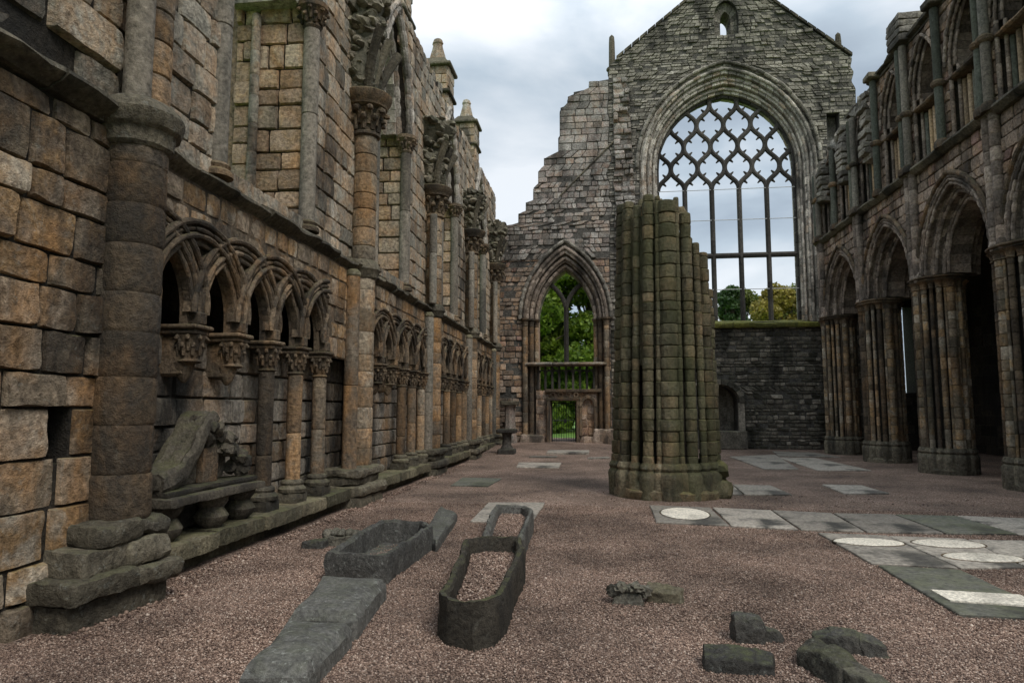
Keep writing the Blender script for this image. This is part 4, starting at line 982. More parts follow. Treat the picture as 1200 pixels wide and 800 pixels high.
mb = MB(); backing(mb, fa, ZS, 7.95, ivsp, 1.35, .06, front=-.04); mb.build('wall_core', 'mortar', sw, smooth=False)
mb = MB(); masonry(mb, fa, ZS, 7.9, ivsp, (.22, .33), (.25, .55), .012, .02, .009, .012, 3, ujoint=.95); mb.build('spandrel_ashlar', 'arcade', sw)
for a in AP:
    mb = MB(); P = lambda i, da=0: [(-a + x, ZS + z) for x, z in arc_pts(AR[i][0] + da, AR[i][1] + da, 12)]
    for i, (w1, w0) in enumerate(((.0, -1.35), (-.2, -1.15), (-.4, -.95))): ring(mb, fa, P(i + 1), P(i), w1, w0, .27, .015, jit=.008)
    ar = mb.build('pointed_arch', 'arch', sw)
    mb = MB()
    for (i, da, wo, r) in ((0, -.04, .03, .045), (0, -.13, .035, .04), (0, -.22, .0, .05), (1, -.03, -.17, .045), (1, -.11, -.165, .04), (1, -.19, -.2, .05), (2, -.03, -.37, .045), (2, -.11, -.365, .04), (2, -.19, -.4, .05)): roll(mb, fa, P(i, da), wo, r, .21, 8, .006)
    mb.build('arch_rolls', 'arch', ar)
    mb = MB(); roll(mb, fa, P(0, .05), .07, .065, .3); mb.build('hood_mould', 'carved', ar)
# triforium
ZT0, ZM, ZT1 = 8.12, 9.62, 11.62
def rtop(y):
    if y < 21.6: return ZT1
    return max(8.9, 11.5 - (y - 21.6) * .14 + .45 * noi(y * 1.1, 2, 4) + .3 * noi(y * 3.3, 4, 4))
HB = []
for p in PY[:-1]: HB += [p + 1.925 * .5, p + 1.925 * 1.5]
def ivt(v):
    H = []
    for c in HB:
        h = arch_half(v, ZT0 - .1, 9.95, .79, 1.45)
        if h: H.append((-c - h, -c + h))
    iv = sub([(-Y1, -Y0)], H)
    if v > 8.8:
        r = []
        for a, b in iv:
            u = a
            while u < b - .01:
                t = min(b, u + .3)
                if rtop(-(u + t) / 2) > v or t > -21.6: r.append((u, t if t < -21.6 else b)); 
                if t > -21.6: break
                u = t
        iv = r
    return iv
mb = MB(); backing(mb, fa, ZT0 - .05, ZT1, ivt, .55, .06, front=-.04); mb.build('triforium_core', 'mortar', sw, smooth=False)
mb = MB(); masonry(mb, fa, ZT0, ZT1, ivt, (.2, .3), (.22, .5), .012, .02, .012, .015, 2); mb.build('triforium_ashlar', 'arcade', sw)
f2 = Fr((XA + .95, 0, 0), (0, -1, 0), (0, 0, 1), (-1, 0, 0))
ivb = lambda v: [(-min(Y1, 27.3 - max(0, v - 9.2) * .9), -Y0)]
mb = MB(); backing(mb, f2, ZT0 - .1, ZT1 - .05, ivb, .6, .3); masonry(mb, f2, ZT0, ZT1 - .1, ivb, (.2, .3), (.22, .5), .012, .02, .01, .012, 2); mb.build('triforium_back', 'arch', sw)
mb = MB(); box(mb, XA - .02, XA + 1.7, Y0, Y1 - 3.4, ZT1 - .05, ZT1 + .02, 0); mb.build('wall_head', 'ledge', sw)
for i, c in enumerate(HB):
    y = c
    if y > 27: continue
    P = lambda da: [(-y + x, 9.95 + z) for x, z in arc_pts(.79 + da, 1.45 + da, 10)]
    low = y > 22.2
    mb = MB()
    sk = (lambda t: .62 < t < .9) if low else None
    ring(mb, fa, P(-.12), P(0.01), -.12, -.55, .2, .012, skip=sk); 
    if not low: roll(mb, fa, P(.03), .03, .045, .2); roll(mb, fa, P(-.05), -.05, .04, .2); roll(mb, fa, P(-.12), -.16, .04, .2)
    for s_ in (-1, 1):
        drums(mb, XA + .06, y + s_ * .73, courses(ZT0, 9.95, (.25, .35)), .05, 10); drums(mb, XA + .2, y + s_ * .64, courses(ZT0, 9.95, (.25, .35)), .045, 10)
    mb.build('triforium_arch', 'arch', sw)
    mb = MB()
    for s_ in (-1, 1):
        yc = y + s_ * .28
        ring(mb, Fr((XA + .62, 0, 0), (0, -1, 0), (0, 0, 1), (-1, 0, 0)), [(-yc + x, 10.15 + z) for x, z in arc_pts(.17, .5, 7)], [(-yc + x, 10.15 + z) for x, z in arc_pts(.29, .66, 7)], .0, -.25, .2)
    for yy in (y - .56, y, y + .56): drums(mb, XA + .62, yy, courses(ZM, 10.2, (.3, .5)), .06, 10)
    mb.build('sub_arch', 'tan', sw)
    for k, yy in enumerate(np.linspace(y - .56, y + .56, 6)):
        mb = MB(); drums(mb, XA + .28, yy, [ZT0, ZM - .1], .062, 12, .01); mb.build('colonnette', ('teal', 'tan', 'teal', 'tan', 'tan', 'teal')[k] if (i % 2) else ('tan', 'teal', 'tan', 'teal', 'tan', 'tan')[k], sw)
mb = MB(); extr(mb, Fr((XA, 0, 7.98), (0, -1, 0), (0, 0, 1), (-1, 0, 0)), [(-.1, -.1), (.08, -.1), (.15, -.04), (.2, .02), (.18, .08), (-.1, .14)], -Y1, -Y0, .8, .008, .015); mb.build('string_course', 'ledge', sw)
mb = MB(); extr(mb, Fr((XA, 0, ZM), (0, -1, 0), (0, 0, 1), (-1, 0, 0)), [(-.45, -.05), (-.05, -.05), (.0, -.01), (.0, .03), (-.45, .06)], -26.5, -Y0, .96, .006, .012); mb.build('middle_string', 'carved', sw)
mb = MB(); extr(mb, Fr((XA, 0, ZT1 + .02), (0, -1, 0), (0, 0, 1), (-1, 0, 0)), [(-.8, .01), (.06, .01), (.13, .05), (.13, .12), (-.8, .15)], -21.7, -Y0, .7, .015, .03); mb.build('wall_coping', 'ledge', sw)
mb = MB()
for i in range(26):
    y = random.uniform(21.5, 27.2); blob(mb, (XA + random.uniform(.0, .5), y, rtop(y) + .05), (random.uniform(.12, .3),) * 3, 2, .4, 2)
for y in (22.1, 24.2, 26.4):
    for z in np.arange(9.4, rtop(y) + .1, .2): wornblock(mb, XA - .25 + random.uniform(0, .2), XA + .4, y - .3, y + .3, z, z + .19, .06, .13, .05)
mb.build('broken_wall_head', 'rubble', sw)
# vaulting shafts
k = 0
for i, y in enumerate(sorted(PY + [p + 1.925 for p in PY[:-1]])):
    main = any(abs(y - p) < .01 for p in PY)
    zt = ZT1 - .05 if y < 21.6 else max(9.8, rtop(y) - .1)
    for dy in ((-.13, .13) if main else (0,)):
        mb = MB(); drums(mb, XA - .13, y + dy, [8.1, ZM - .06, ZM + .06, zt], .10, 14, .01); v_ = mb.build('vaulting_shaft', 'teal' if k % 3 else 'shaft', sw); k += 1
        mb = MB(); lathe(mb, XA - .13, y + dy, [(.115, ZM - .1), (.16, ZM - .05), (.17, ZM + .02), (.115, ZM + .08)], 14); mb.build('shaft_ring', 'carved', v_); mb = MB(); lathe(mb, XA - .13, y + dy, [(.115, 8.2), (.16, 8.15), (.18, 8.05), (.17, 7.98)], 14); mb.build('shaft_ring', 'carved', v_)
        if main:
            mb = MB(); drums(mb, XA - .06, y + dy, courses(5.15, 7.95, (.28, .4)), .11, 14, .02, worn=.04); blob(mb, (XA - .05, y + dy, 5.1), (.14, .14, .2), 2, .3); mb.build('vaulting_shaft', 'arch', sw)
    if main and y < 24:
        mb = MB(); 
        for j in range(4): wornblock(mb, XA - .32, XA + .5, y - .42, y + .42, zt + .06 + j * .2, zt + .255 + j * .2, .03, .12, .05)
        if 18 < y < 20: mb.build('springer_block', 'rubble', sw)
    elif y < 21.7:
        mb = MB(); box(mb, XA - .34, XA + .1, y - .24, y + .24, zt + .04, zt + .22, .03, jit=.02); mb.build('corbel_head', 'ledge', sw)
# south aisle behind the arches: outer wall, end wall with a slit of daylight, vault, all coloured near black for the shade inside
XS = 14.0
mb = MB(); f3 = Fr((XS, 0, 0), (0, -1, 0), (0, 0, 1), (-1, 0, 0))
ivs = lambda v: sub([(-29.4, 4)], [(-17.9, -16.9)] if v < 2.1 else [])
backing(mb, f3, -.1, 8, ivs, 1, .3); masonry(mb, f3, 0, 6, ivs, (.3, .42), (.4, .8), .012, .02, .01, .012, 1); mb.build('south_aisle_wall', 'shadedark', sw)
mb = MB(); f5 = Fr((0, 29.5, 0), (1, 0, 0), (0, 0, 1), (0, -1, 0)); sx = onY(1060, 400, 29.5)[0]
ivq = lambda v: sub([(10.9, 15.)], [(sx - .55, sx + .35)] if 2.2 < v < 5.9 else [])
backing(mb, f5, -.1, 8, ivq, .9, .2); masonry(mb, f5, 0, 7, ivq, (.3, .42), (.4, .8), g=1); mb.build('south_aisle_end', 'shadedark', sw)
mb = MB(); n = 14; th = np.linspace(0, PI, n)
pr = [(XA + 1.7 + (XS - XA - 1.7) * (.5 - .5 * math.cos(t)), 6.2 + 1.6 * math.sin(t)) for t in th]
ysv = np.linspace(-4, 29.6, 25)
mb.add([(x, y, z) for y in ysv for x, z in pr], [(j * n + i, j * n + i + 1, (j + 1) * n + i + 1, (j + 1) * n + i) for j in range(24) for i in range(n - 1)])
mb.build('aisle_vault', 'shadedark', sw)
mb = MB(); box(mb, XA + 1.4, XS + .1, 3.6, 4.0, -.1, 8, 0); mb.build('added_light_block', 'shadedark', sw, smooth=False)  # unseen wall added to keep daylight out of the aisle
mb = MB(); box(mb, XA + 1.6, XS + 1, -4, 29.6, 7.95, 8.1, 0); mb.build('aisle_roof', 'mortar', sw, smooth=False)
mb = MB(); box(mb, XS - .15, XS + .1, 16.75, 16.95, 0, 2.1, .02); box(mb, XS - .15, XS + .1, 17.85, 18.05, 0, 2.1, .02); box(mb, XS - .18, XS + .1, 16.7, 18.1, 2.1, 2.35, .02); box(mb, XS + .6, XS + .7, 16.8, 18, 0, 2.2, 0); mb.build('aisle_door', 'shadedark', sw)

# ------------------------------------------------------------------ ruined free-standing pier
PXc, PYc = 1.27, 13.75
rp = thing('ruined_pier', 'mossy broken clustered pier standing alone in the gravel, its top stepping down to the right', 'pier', (PXc, PYc, 0))
rr_ = random.Random(3)
jag = {}
def ptop(x, y):
    q = x + .12 * (y - PYc); key = (round(x, 2), round(y, 2))
    if key not in jag: jag[key] = rr_.uniform(-.22, .08)
    if q < 1.55: z = 5.62 + (.12 if q < .95 else 0)
    elif q < 1.78: z = 5.35
    elif q < 1.95: z = 5.0
    elif q < 2.1: z = 4.65
    else: z = 4.15
    return z + jag[key]
pier(rp, PXc, PYc, .98, .98, ptop, [(.07, -.1, .17), (.0, .15, .33)], ['mosspier'], worn=.06, lean=.03, basemat='mosspier')
for (ox, k, z) in ((-.22, .52, 5.35), (.12, .5, 5.0), (.34, .42, 4.6), (.5, .34, 4.2)):
    mb = MB(); ringstack(mb, [(lozenge(PXc + ox, PYc, .98 * k, .98 * k * 1.5, 0), q) for q in (2.5, 3.2, 3.9, z - .1, z)], .05); mb.build('rubble_core', 'mosspier', rp)
mb = MB(); wornblock(mb, .75, 1.75, 13.4, 14.3, 5.3, 5.66, .06, .1, .1); wornblock(mb, .8, 1.3, 13.3, 13.9, 5.6, 5.78, .04, .1, .08); mb.build('broken_top', 'mosspier', rp)
mb = MB(); wornblock(mb, 1.9, 2.42, 13.2, 13.75, -.05, .35, .06, .08, .12); blob(mb, (2.2, 13.45, .5), (.22, .25, .2), 2, .4, 3); blob(mb, (2.05, 13.5, .7), (.18, .2, .18), 2, .4, 3); mb.build('broken_base', 'mosspier', rp)

# ------------------------------------------------------------------ carved tomb fragment under the first arches
tf = thing('tomb_fragment', 'dark carved scroll pediment fragment leaning on the bench against the left wall', 'carving', (-4.35, 7.1, .3))
mb = MB(); wornblock(mb, -4.62, -4.12, 6.25, 8.15, .68, .78, .012, .07, .03); wornblock(mb, -4.62, -4.2, 6.3, 8.1, .78, .84, .012, .07, .03); mb.build('shelf', 'coffinbrown', tf)
for y in (6.5, 7.35, 7.95):
    mb = MB(); lathe(mb, -4.36, y, [(.10, .33), (.17, .4), (.19, .46), (.15, .52), (.12, .56), (.17, .62), (.19, .68)], 14, jit=.1); mb.build('moulded_foot', 'coffinbrown', tf)
mb = MB(); pts = [(6.3, .92), (6.5, .95), (6.7, 1.02), (6.85, 1.16), (6.97, 1.34), (7.1, 1.5), (7.25, 1.58)]
Q = resample(pts, .06); n = len(Q)
vs = []; pf = [(-.20, -.05), (.14, -.06), (.17, -.03), (.17, .03), (.13, .055), (.09, .04), (.02, .05), (-.06, .04), (-.13, .055), (-.2, .05)]
for k in range(n):
    t = Q[min(n - 1, k + 1)] - Q[max(0, k - 1)]; t /= np.linalg.norm(t); nn = np.array([-t[1], t[0]]); g_k = 1.25 - .45 * k / n
    for (wx, hh) in pf:
        p = np.array([-4.42 + wx, Q[k][0] + nn[0] * hh * g_k * 1.5, Q[k][1] + nn[1] * hh * g_k * 1.5]); p += np.array(mn.noise_vector(Vector(p * 6))) * .025 + np.array(mn.noise_vector(Vector(p * 17))) * .01; vs.append(p)
m = len(pf); mb.add(vs, [(i * m + k, i * m + (k + 1) % m, (i + 1) * m + (k + 1) % m, (i + 1) * m + k) for i in range(n - 1) for k in range(m)] + [tuple(range(m))[::-1], tuple((n - 1) * m + k for k in range(m))])
wornblock(mb, -4.6, -4.26, 6.28, 6.5, .84, 1.02, .03, .05, .06)
mb.build('scroll', 'coffinbrown', tf)
mb = MB(); wornblock(mb, -4.62, -4.42, 6.85, 7.75, .84, 1.3, .03, .07, .05)
rs = random.Random(8)
for j in range(34):
    t = rs.random(); y = 7.05 + .95 * t; z = 1.5 - .55 * max(0, t - .15) ** 1.1 - rs.random() * .2
    blob(mb, (-4.36 + rs.uniform(-.08, .08), y, max(.9, z)), (.08, .10, .085), 2, .5, 2, freq=2.4)
mb.build('carved_leaves', 'coffinbrown', tf)
mb = MB(); wornblock(mb, -4.42, -4.33, 7.1, 7.42, .84, 1.22, .012, .07, .02); mb.build('panel', 'carved', tf)

# ------------------------------------------------------------------ paving and grave slabs
def CR(x, y): return (740 + x / 2.609, 500 + y / 2.609)
def slab(label, px, mat='slab', z=.028, ovals=(), plaque=None, cat='grave slab', group='stone slabs set in the gravel'):
    P = [onZ(*p, z=z + rise(*onZ(*p))) for p in px]; c = sum(P) / len(P); zr_ = rise(*c)
    P = [c + (p - c) * .992 for p in P]
    # order counter-clockwise and cut a grid with softened worn edges
    ar = sum(P[i][0] * P[(i + 1) % 4][1] - P[(i + 1) % 4][0] * P[i][1] for i in range(4))
    if ar < 0: P = P[::-1]
    t = None
    mb = MB(); n = 14; vs = []; fs = []; cc = rn()
    T = [0, .01] + list(np.linspace(.05, .95, n - 3)) + [.99, 1]; m = len(T)
    sd = random.random() * 30
    for j, t_ in enumerate(T):
        for i, s_ in enumerate(T):
            p = (P[0] * (1 - s_) + P[1] * s_) * (1 - t_) + (P[3] * (1 - s_) + P[2] * s_) * t_
            ed = i in (0, m - 1) or j in (0, m - 1)
            nv = mn.noise_vector(Vector((p[0] * 2.5, p[1] * 2.5, sd)))
            k = .012 if ed or i in (1, m - 2) or j in (1, m - 2) else 0
            vs.append((p[0] + nv.x * k, p[1] + nv.y * k, zr_ + (z - (.008 if ed else 0)) + nv.z * .003))
    for j in range(m - 1):
        for i in range(m - 1): fs.append((j * m + i, j * m + i + 1, (j + 1) * m + i + 1, (j + 1) * m + i))
    b = len(vs); per = [i for i in range(m)] + [j * m + m - 1 for j in range(1, m)] + [(m - 1) * m + i for i in range(m - 2, -1, -1)] + [j * m for j in range(m - 2, 0, -1)]
    for i in per: v = vs[i]; vs.append((v[0], v[1], zr_ - .08))
    q = len(per); fs += [(per[(i + 1) % q], per[i], b + i, b + (i + 1) % q) for i in range(q)]
    mb.add(vs, fs, cc)
    L0 = (float(c[0]), float(c[1]), zr_)
    o = mb.build('grave_slab', mat, loc=L0); tag(o, label, cat, group); ORG[o.name] = L0
    for (cx, cy, rx, ry) in ovals:
        a = onZ(cx - rx, cy, z + zr_); bb = onZ(cx + rx, cy, z + zr_); u = onZ(cx, cy - ry, z + zr_); d = onZ(cx, cy + ry, z + zr_); ce = (a + bb) / 2; hx = np.linalg.norm(bb - a) / 2; hy = abs(u[1] - d[1]) / 2
        mb = MB(); vs = []
        for r_, zz in ((1.03, z - .006), (1.0, z + .007), (.97, z + .010), (.5, z + .010)):
            for k in range(40): vs.append((ce[0] + hx * r_ * math.cos(2 * PI * k / 40), ce[1] + hy * r_ * math.sin(2 * PI * k / 40), zr_ + zz))
        fs = [(i * 40 + k, i * 40 + (k + 1) % 40, (i + 1) * 40 + (k + 1) % 40, (i + 1) * 40 + k) for i in range(3) for k in range(40)] + [tuple(120 + k for k in range(40))]
        mb.add(vs, fs); mb.build('oval_inlay', 'plaque', o)
        mb = MB(); tube(mb, [(ce[0] + hx * 1.06 * math.cos(t), ce[1] + hy * 1.06 * math.sin(t), zr_ + z - .004) for t in np.linspace(0, 2 * PI, 41)], .011, 5); mb.build('oval_rim', 'darkcol', o)
    if plaque:
        Q = [onZ(*p, z=z + zr_) for p in plaque]; Q = Q if sum(Q[i][0] * Q[(i + 1) % 4][1] - Q[(i + 1) % 4][0] * Q[i][1] for i in range(4)) > 0 else Q[::-1]
        mb = MB(); mb.add([(p[0], p[1], zr_ + z - .005) for p in Q] + [(p[0], p[1], zr_ + z + .012) for p in Q], [(4, 5, 6, 7)] + [(i, (i + 1) % 4, 4 + (i + 1) % 4, 4 + i) for i in range(4)]); mb.build('white_plaque', 'plaque', o, smooth=False)
    return o
C4 = lambda *p: [CR(*q) for q in p]
def ov(x, y, rx, ry): a = CR(x, y); return (a[0], a[1], rx / 2.609, ry / 2.609)
slab('slab with one white round inlay in front of the ruined pier', C4((55, 238), (240, 245), (300, 300), (75, 290)), ovals=[ov(163, 264, 70, 17)])
slab('plain grey damp slab right of the slab with one round inlay', C4((248, 245), (425, 253), (512, 312), (305, 301)), 'slabstain')
slab('slab with black stained centre, third from the ruined pier', C4((429, 253), (612, 262), (712, 318), (520, 313)), 'slabstain')
slab('slab with a long dark stain, left of the olive dark slab', C4((616, 262), (800, 266), (955, 323), (722, 320)), 'slabstain')
slab('olive dark slab between two paler grey slabs', C4((806, 266), (990, 270), (1180, 326), (962, 323)), 'slabdark')
slab('pale slab with a black corner at the right edge of the photo', C4((995, 270), (1260, 280), (1420, 335), (1184, 327)), 'slabstain')
slab('pale slab with a white oval above a dull grey oval', C4((570, 322), (778, 330), (1000, 430), (735, 415)), ovals=[ov(725, 352, 98, 11)])
slab('slab with two white ovals set one behind the other', C4((784, 331), (1020, 340), (1205, 427), (1008, 430)), ovals=[ov(968, 357, 98, 12), ov(1075, 399, 108, 13)])
slab('plain grey slab right of the slab with two white ovals', C4((1026, 342), (1290, 348), (1480, 436), (1211, 428)))
slab('long dark slab with a white oblong plaque at its near end', C4((752, 420), (1003, 434), (1345, 590), (1000, 570)), 'slabdark', plaque=C4((915, 500), (1190, 516), (1250, 552), (975, 534)))
slab('bluish damp slab behind the row of slabs, right of the pier', C4((310, 175), (425, 178), (490, 205), (345, 205)))
slab('narrow slab touching the ruined pier, left of the bluish slab', C4((262, 173), (306, 174), (340, 205), (283, 205)))
slab('lone pale slab lying apart in the gravel beyond the rows', C4((580, 175), (705, 178), (790, 202), (650, 202)))
slab('broad pale slab nearest the end wall window on the right', C4((300, 90), (440, 84), (512, 128), (405, 128)))
slab('worn slab half sunk in gravel, beside the broad pale slab', C4((447, 92), (560, 94), (735, 132), (570, 132)), group='stone slabs set in the gravel')
slab('thin pale slab at the back, farthest right before the end wall', C4((430, 74), (560, 78), (640, 92), (450, 88)))
D8 = lambda *p: [(580 + x / 6.667, 500 + y / 6.667) for x, y in p]
slab('broad slab across the aisle, with a worn dark middle', D8((185, 275), (520, 278), (500, 318), (165, 312)))
slab('small slab in the aisle behind the broad worn one', D8((285, 183), (490, 184), (478, 207), (265, 209)))
slab('long slab before the iron gate', D8((420, 150), (740, 152), (735, 173), (400, 172)))
slab('pale slab behind the ruined pier on the left', D8((722, 206), (885, 206), (905, 232), (726, 232)))
slab('dark damp slab beside the wall bench', [(542, 559), (588, 560), (572, 569), (528, 568)], 'slabdark')
slab('pale flat slab under the far trough coffin', [(572, 588), (639, 588), (623, 612), (551, 610)])

# ------------------------------------------------------------------ stone coffins and lids
def body(mb, outer, inner, h, zin, jit=.014, top=lambda x, y: 0.):
    """hollowed block: outlines as closed point lists of equal length"""
    O_ = resample(outer + [outer[0]], .035)[:-1]; n = len(O_); I = np.array(inner + [inner[0]], float)
    d = np.r_[0, np.cumsum(np.linalg.norm(np.diff(I, axis=0), axis=1))]; dO = np.array(outer + [outer[0]], float); do = np.r_[0, np.cumsum(np.linalg.norm(np.diff(dO, axis=0), axis=1))]
    # match inner points corner by corner
    tt = []
    for k in range(n):
        s = do[-1] * k / n; j = min(len(do) - 2, np.searchsorted(do, s, side='right') - 1); f = (s - do[j]) / (do[j + 1] - do[j]); tt.append(I[j] + (I[j + 1] - I[j]) * f)
    tt = np.array(tt); vs = []; c_ = O_.mean(0)
    lv = [(O_, -.05, 1.), (O_, h * .33, 1.), (O_, h * .66, .995), (O_, h - .03, .99), (O_ * .8 + tt * .2, h, 1), (O_ * .3 + tt * .7, h + .004, 1), (tt, h - .025, 1), (tt, h * .5, .985), (tt, zin, .96)]
    for P, z, k in lv:
        for x, y in P:
            x, y = c_[0] + (x - c_[0]) * k, c_[1] + (y - c_[1]) * k; v = mn.noise_vector(Vector((x * 3, y * 3, z * 4))) * jit * 1.4 + mn.noise_vector(Vector((x * 10, y * 10, z * 10))) * jit + mn.noise_vector(Vector((x * 27, y * 27, z * 20))) * jit * .5
            vs.append((x + v.x, y + v.y, z + v.z + (top(x, y) if z > h * .6 else top(x, y) * .4 if z > .1 else 0)))
    m = len(lv); fs = [(i * n + k, i * n + (k + 1) % n, (i + 1) * n + (k + 1) % n, (i + 1) * n + k) for i in range(m - 1) for k in range(n)]
    fs.append(tuple((m - 1) * n + k for k in range(n)))
    mb.add(vs, fs)
def inset(P, t):
    P = [np.array(p, float) for p in P]; n = len(P); r = []
    for i in range(n):
        a, b, c = P[i - 1], P[i], P[(i + 1) % n]; e1 = (b - a) / np.linalg.norm(b - a); e2 = (c - b) / np.linalg.norm(c - b)
        n1_, n2_ = np.array([-e1[1], e1[0]]), np.array([-e2[1], e2[0]]); bi = n1_ + n2_; bi /= np.linalg.norm(bi); r.append(tuple(b + bi * t / max(.5, float(np.dot(bi, n1_)))))
    return r
def ccw(P): return P if sum(P[i][0] * P[(i + 1) % len(P)][1] - P[(i + 1) % len(P)][0] * P[i][1] for i in range(len(P))) > 0 else P[::-1]
FILL = []
def coffin(label, rim, h, wall, mat, zin=.04, fill=None, top=lambda x, y: 0.):
    P = ccw([tuple(onZ(*p, z=h)) for p in rim]); c = np.mean(P, axis=0)
    mb = MB(); inn = inset(P, wall); body(mb, [tuple(p) for p in P], inn, h, zin, top=top)
    o = mb.build('stone_coffin', mat, loc=(float(c[0]), float(c[1]), 0.)); tag(o, label, 'coffin')
    if fill: FILL.append((inset(P, wall + .015), fill))
    return o
coffin('dark hollow stone coffin lying nearest the left wall', [(381, 647), (440, 651), (454, 650), (508, 616), (496, 610), (446, 609), (428, 616)], .27, .075, 'coffin', .01)
coffin('mossy brown coffin with broken side and gravel inside, nearest the camera', [(514, 694), (522, 703), (555, 709), (581, 703), (590, 695), (603, 668), (617, 640), (611, 629), (572, 627), (543, 631), (534, 655), (524, 674)], .31, .075, 'coffinbrown', .1, .16,
       top=lambda x, y: -.07 * max(0, 1 - abs(y - 5.75) / .3) * (1 if x > -.55 else .3))
coffin('smaller dark coffin with gravel inside, on the pale slab', [(564, 630), (590, 634), (611, 634), (618, 616), (626, 597), (616, 591), (582, 590), (576, 597), (570, 613)], .27, .07, 'coffin', .1, .14)
# coffin lid: two broken lengths
def lid(mb, P, h, ch=.06):
    P = ccw([tuple(p) for p in P]); n = len(P); B = [np.array(p) for p in P]; c = sum(B) / n
    O_ = resample([tuple(b) for b in B] + [tuple(B[0])], .08)[:-1]; m = len(O_); vs = []
    lv = [(1., -.05), (1., h * .5), (.995, h - ch), (.80, h), (.5, h + .012), (.2, h + .014)]
    for k, z in lv:
        for x, y in O_:
            d = np.array([x, y]) - c; L = np.linalg.norm(d); q = c + d * (k if k > .9 or k < .6 else (1 - .07 / max(L, .1)))
            v = mn.noise_vector(Vector((q[0] * 3, q[1] * 3, z * 4))) * .010 + mn.noise_vector(Vector((q[0] * 11, q[1] * 11, z * 9))) * .006
            vs.append((q[0] + v.x, q[1] + v.y, z + v.z))
    fs = [(i * m + k, i * m + (k + 1) % m, (i + 1) * m + (k + 1) % m, (i + 1) * m + k) for i in range(len(lv) - 1) for k in range(m)] + [tuple((len(lv) - 1) * m + k for k in range(m))]
    mb.add(vs, fs)
h = .19
g_ = lambda *p: [onZ(*q, z=h) for q in p]
t = thing('coffin_lid', 'long tapering cracked coffin lid lying before the dark coffin', 'coffin lid', (*map(float, onZ(370, 740)), 0))
mb = MB(); lid(mb, g_((377, 672), (453, 675), (417, 720), (338, 716)), h); mb.build('lid_piece', 'lid', t)
mb = MB(); lid(mb, g_((337, 719), (416, 723), (360, 777), (281, 777)), h - .02); mb.build('lid_piece', 'lid', t)
h = .13; P = g_((517, 592), (536, 600), (512, 634), (490, 626))
mb = MB(); lid(mb, P, h, .04); o = mb.build('coffin_lid', 'lid', loc=(*map(float, np.mean(P, axis=0)), 0)); tag(o, 'short lichen-spotted lid stone behind the dark coffin', 'coffin lid')
# ------------------------------------------------------------------ loose stones
def rock(label, px_, dims, mat, rot=0., cuts=7, name='loose_stone', amp=.12, dz=.55, extra=None, sub_=4, fr=1.5):
    p = onZ(*px_); mb = MB(); blob(mb, (p[0], p[1] + dims[1] * .6, dims[2] * dz), dims, sub_, amp, cuts, rot=rot, freq=fr, zmin=-.04)
    if extra: extra(mb, p)
    o = mb.build(name, mat, loc=(float(p[0]), float(p[1]), 0)); tag(o, label, 'stone', 'loose stones lying on the gravel'); return o
random.seed(42)
def moulded(mb, p):
    for k in range(5): blob(mb, (p[0] - .02 + .09 * (k - 2), p[1] + .12 + .03 * (k % 2), .13), (.06, .09, .06), 2, .3)
def curls(mb, p):
    for k in range(5):
        c = (p[0] + (-.13 + .065 * k), p[1] + .08 + .02 * (k % 3), .10 + .03 * (k % 2)); blob(mb, c, (.07, .06, .05), 3, .55, 3, freq=2.6, rot=k)
def hull(mb, pts, c, sub_=2, amp=.012):
    """angular broken stone: convex hull of points, subdivided and chipped"""
    bm = bmesh.new()
    for p in pts: bm.verts.new(p)
    bmesh.ops.convex_hull(bm, input=bm.verts[:]); bmesh.ops.delete(bm, geom=[v for v in bm.verts if not v.link_faces], context='VERTS')
    bmesh.ops.bevel(bm, geom=bm.edges[:], offset=.014, segments=2, affect='EDGES', profile=.6)
    bmesh.ops.triangulate(bm, faces=bm.faces[:])
    for _ in range(3): bmesh.ops.subdivide_edges(bm, edges=[e for e in bm.edges if e.calc_length() > .035], cuts=1); bmesh.ops.triangulate(bm, faces=bm.faces[:])
    vs = []
    for v in bm.verts:
        q = v.co + Vector(c); q += mn.noise_vector(q * 5) * amp * 1.3 + mn.noise_vector(q * 14) * amp * .8 + mn.noise_vector(q * 35) * amp * .4; vs.append(q[:])
    bm.verts.index_update(); mb.add(vs, [[v.index for v in f.verts] for f in bm.faces]); bm.free()
def stone_at(label, px_, parts, mat, more=None):
    p = onZ(*px_); mb = MB()
    for pts in parts: hull(mb, [(a_, b_, c_ * .78 if c_ > 0 else c_) for a_, b_, c_ in pts], (p[0], p[1], 0), amp=.018)
    if more: more(mb, p)
    o = mb.build('loose_stone', mat, loc=(float(p[0]), float(p[1]), 0), sharp=50); tag(o, label, 'stone', 'loose stones lying on the gravel')
stone_at('ochre flat block beside the carved curled stone', (777, 707), [[(-.14, .02, -.03), (.16, -.01, -.03), (.2, .12, -.03), (-.12, .18, -.03), (-.15, .01, .13), (.12, -.0, .125), (.19, .12, .15), (-.12, .19, .17)]], 'rockgold')
stone_at('upright dark stone with square top at lower right', (880, 755), [[(-.12, 0, -.03), (.1, -.01, -.03), (.12, .16, -.03), (-.11, .17, -.03), (-.115, .0, .1), (-.1, .02, .225), (.10, .03, .21), (.09, .0, .12), (.1, .15, .21), (-.1, .17, .23)]], 'rockdark')
stone_at('small black stone against the upright dark stone', (906, 753), [[(-.07, .0, -.03), (.09, .02, -.03), (.07, .13, -.03), (-.06, .13, -.03), (-.06, .02, .09), (.02, .02, .11), (.08, .06, .06), (-.05, .12, .1)]], 'rockdark')
stone_at('long wet dark block lying in front of the upright stone', (868, 790), [[(-.22, .0, -.04), (.2, -.01, -.04), (.23, .14, -.04), (-.2, .2, -.04), (-.23, .02, .12), (-.05, .0, .125), (.17, -.01, .09), (.23, .13, .12), (.1, .2, .14), (-.2, .2, .16)]], 'rockdark')
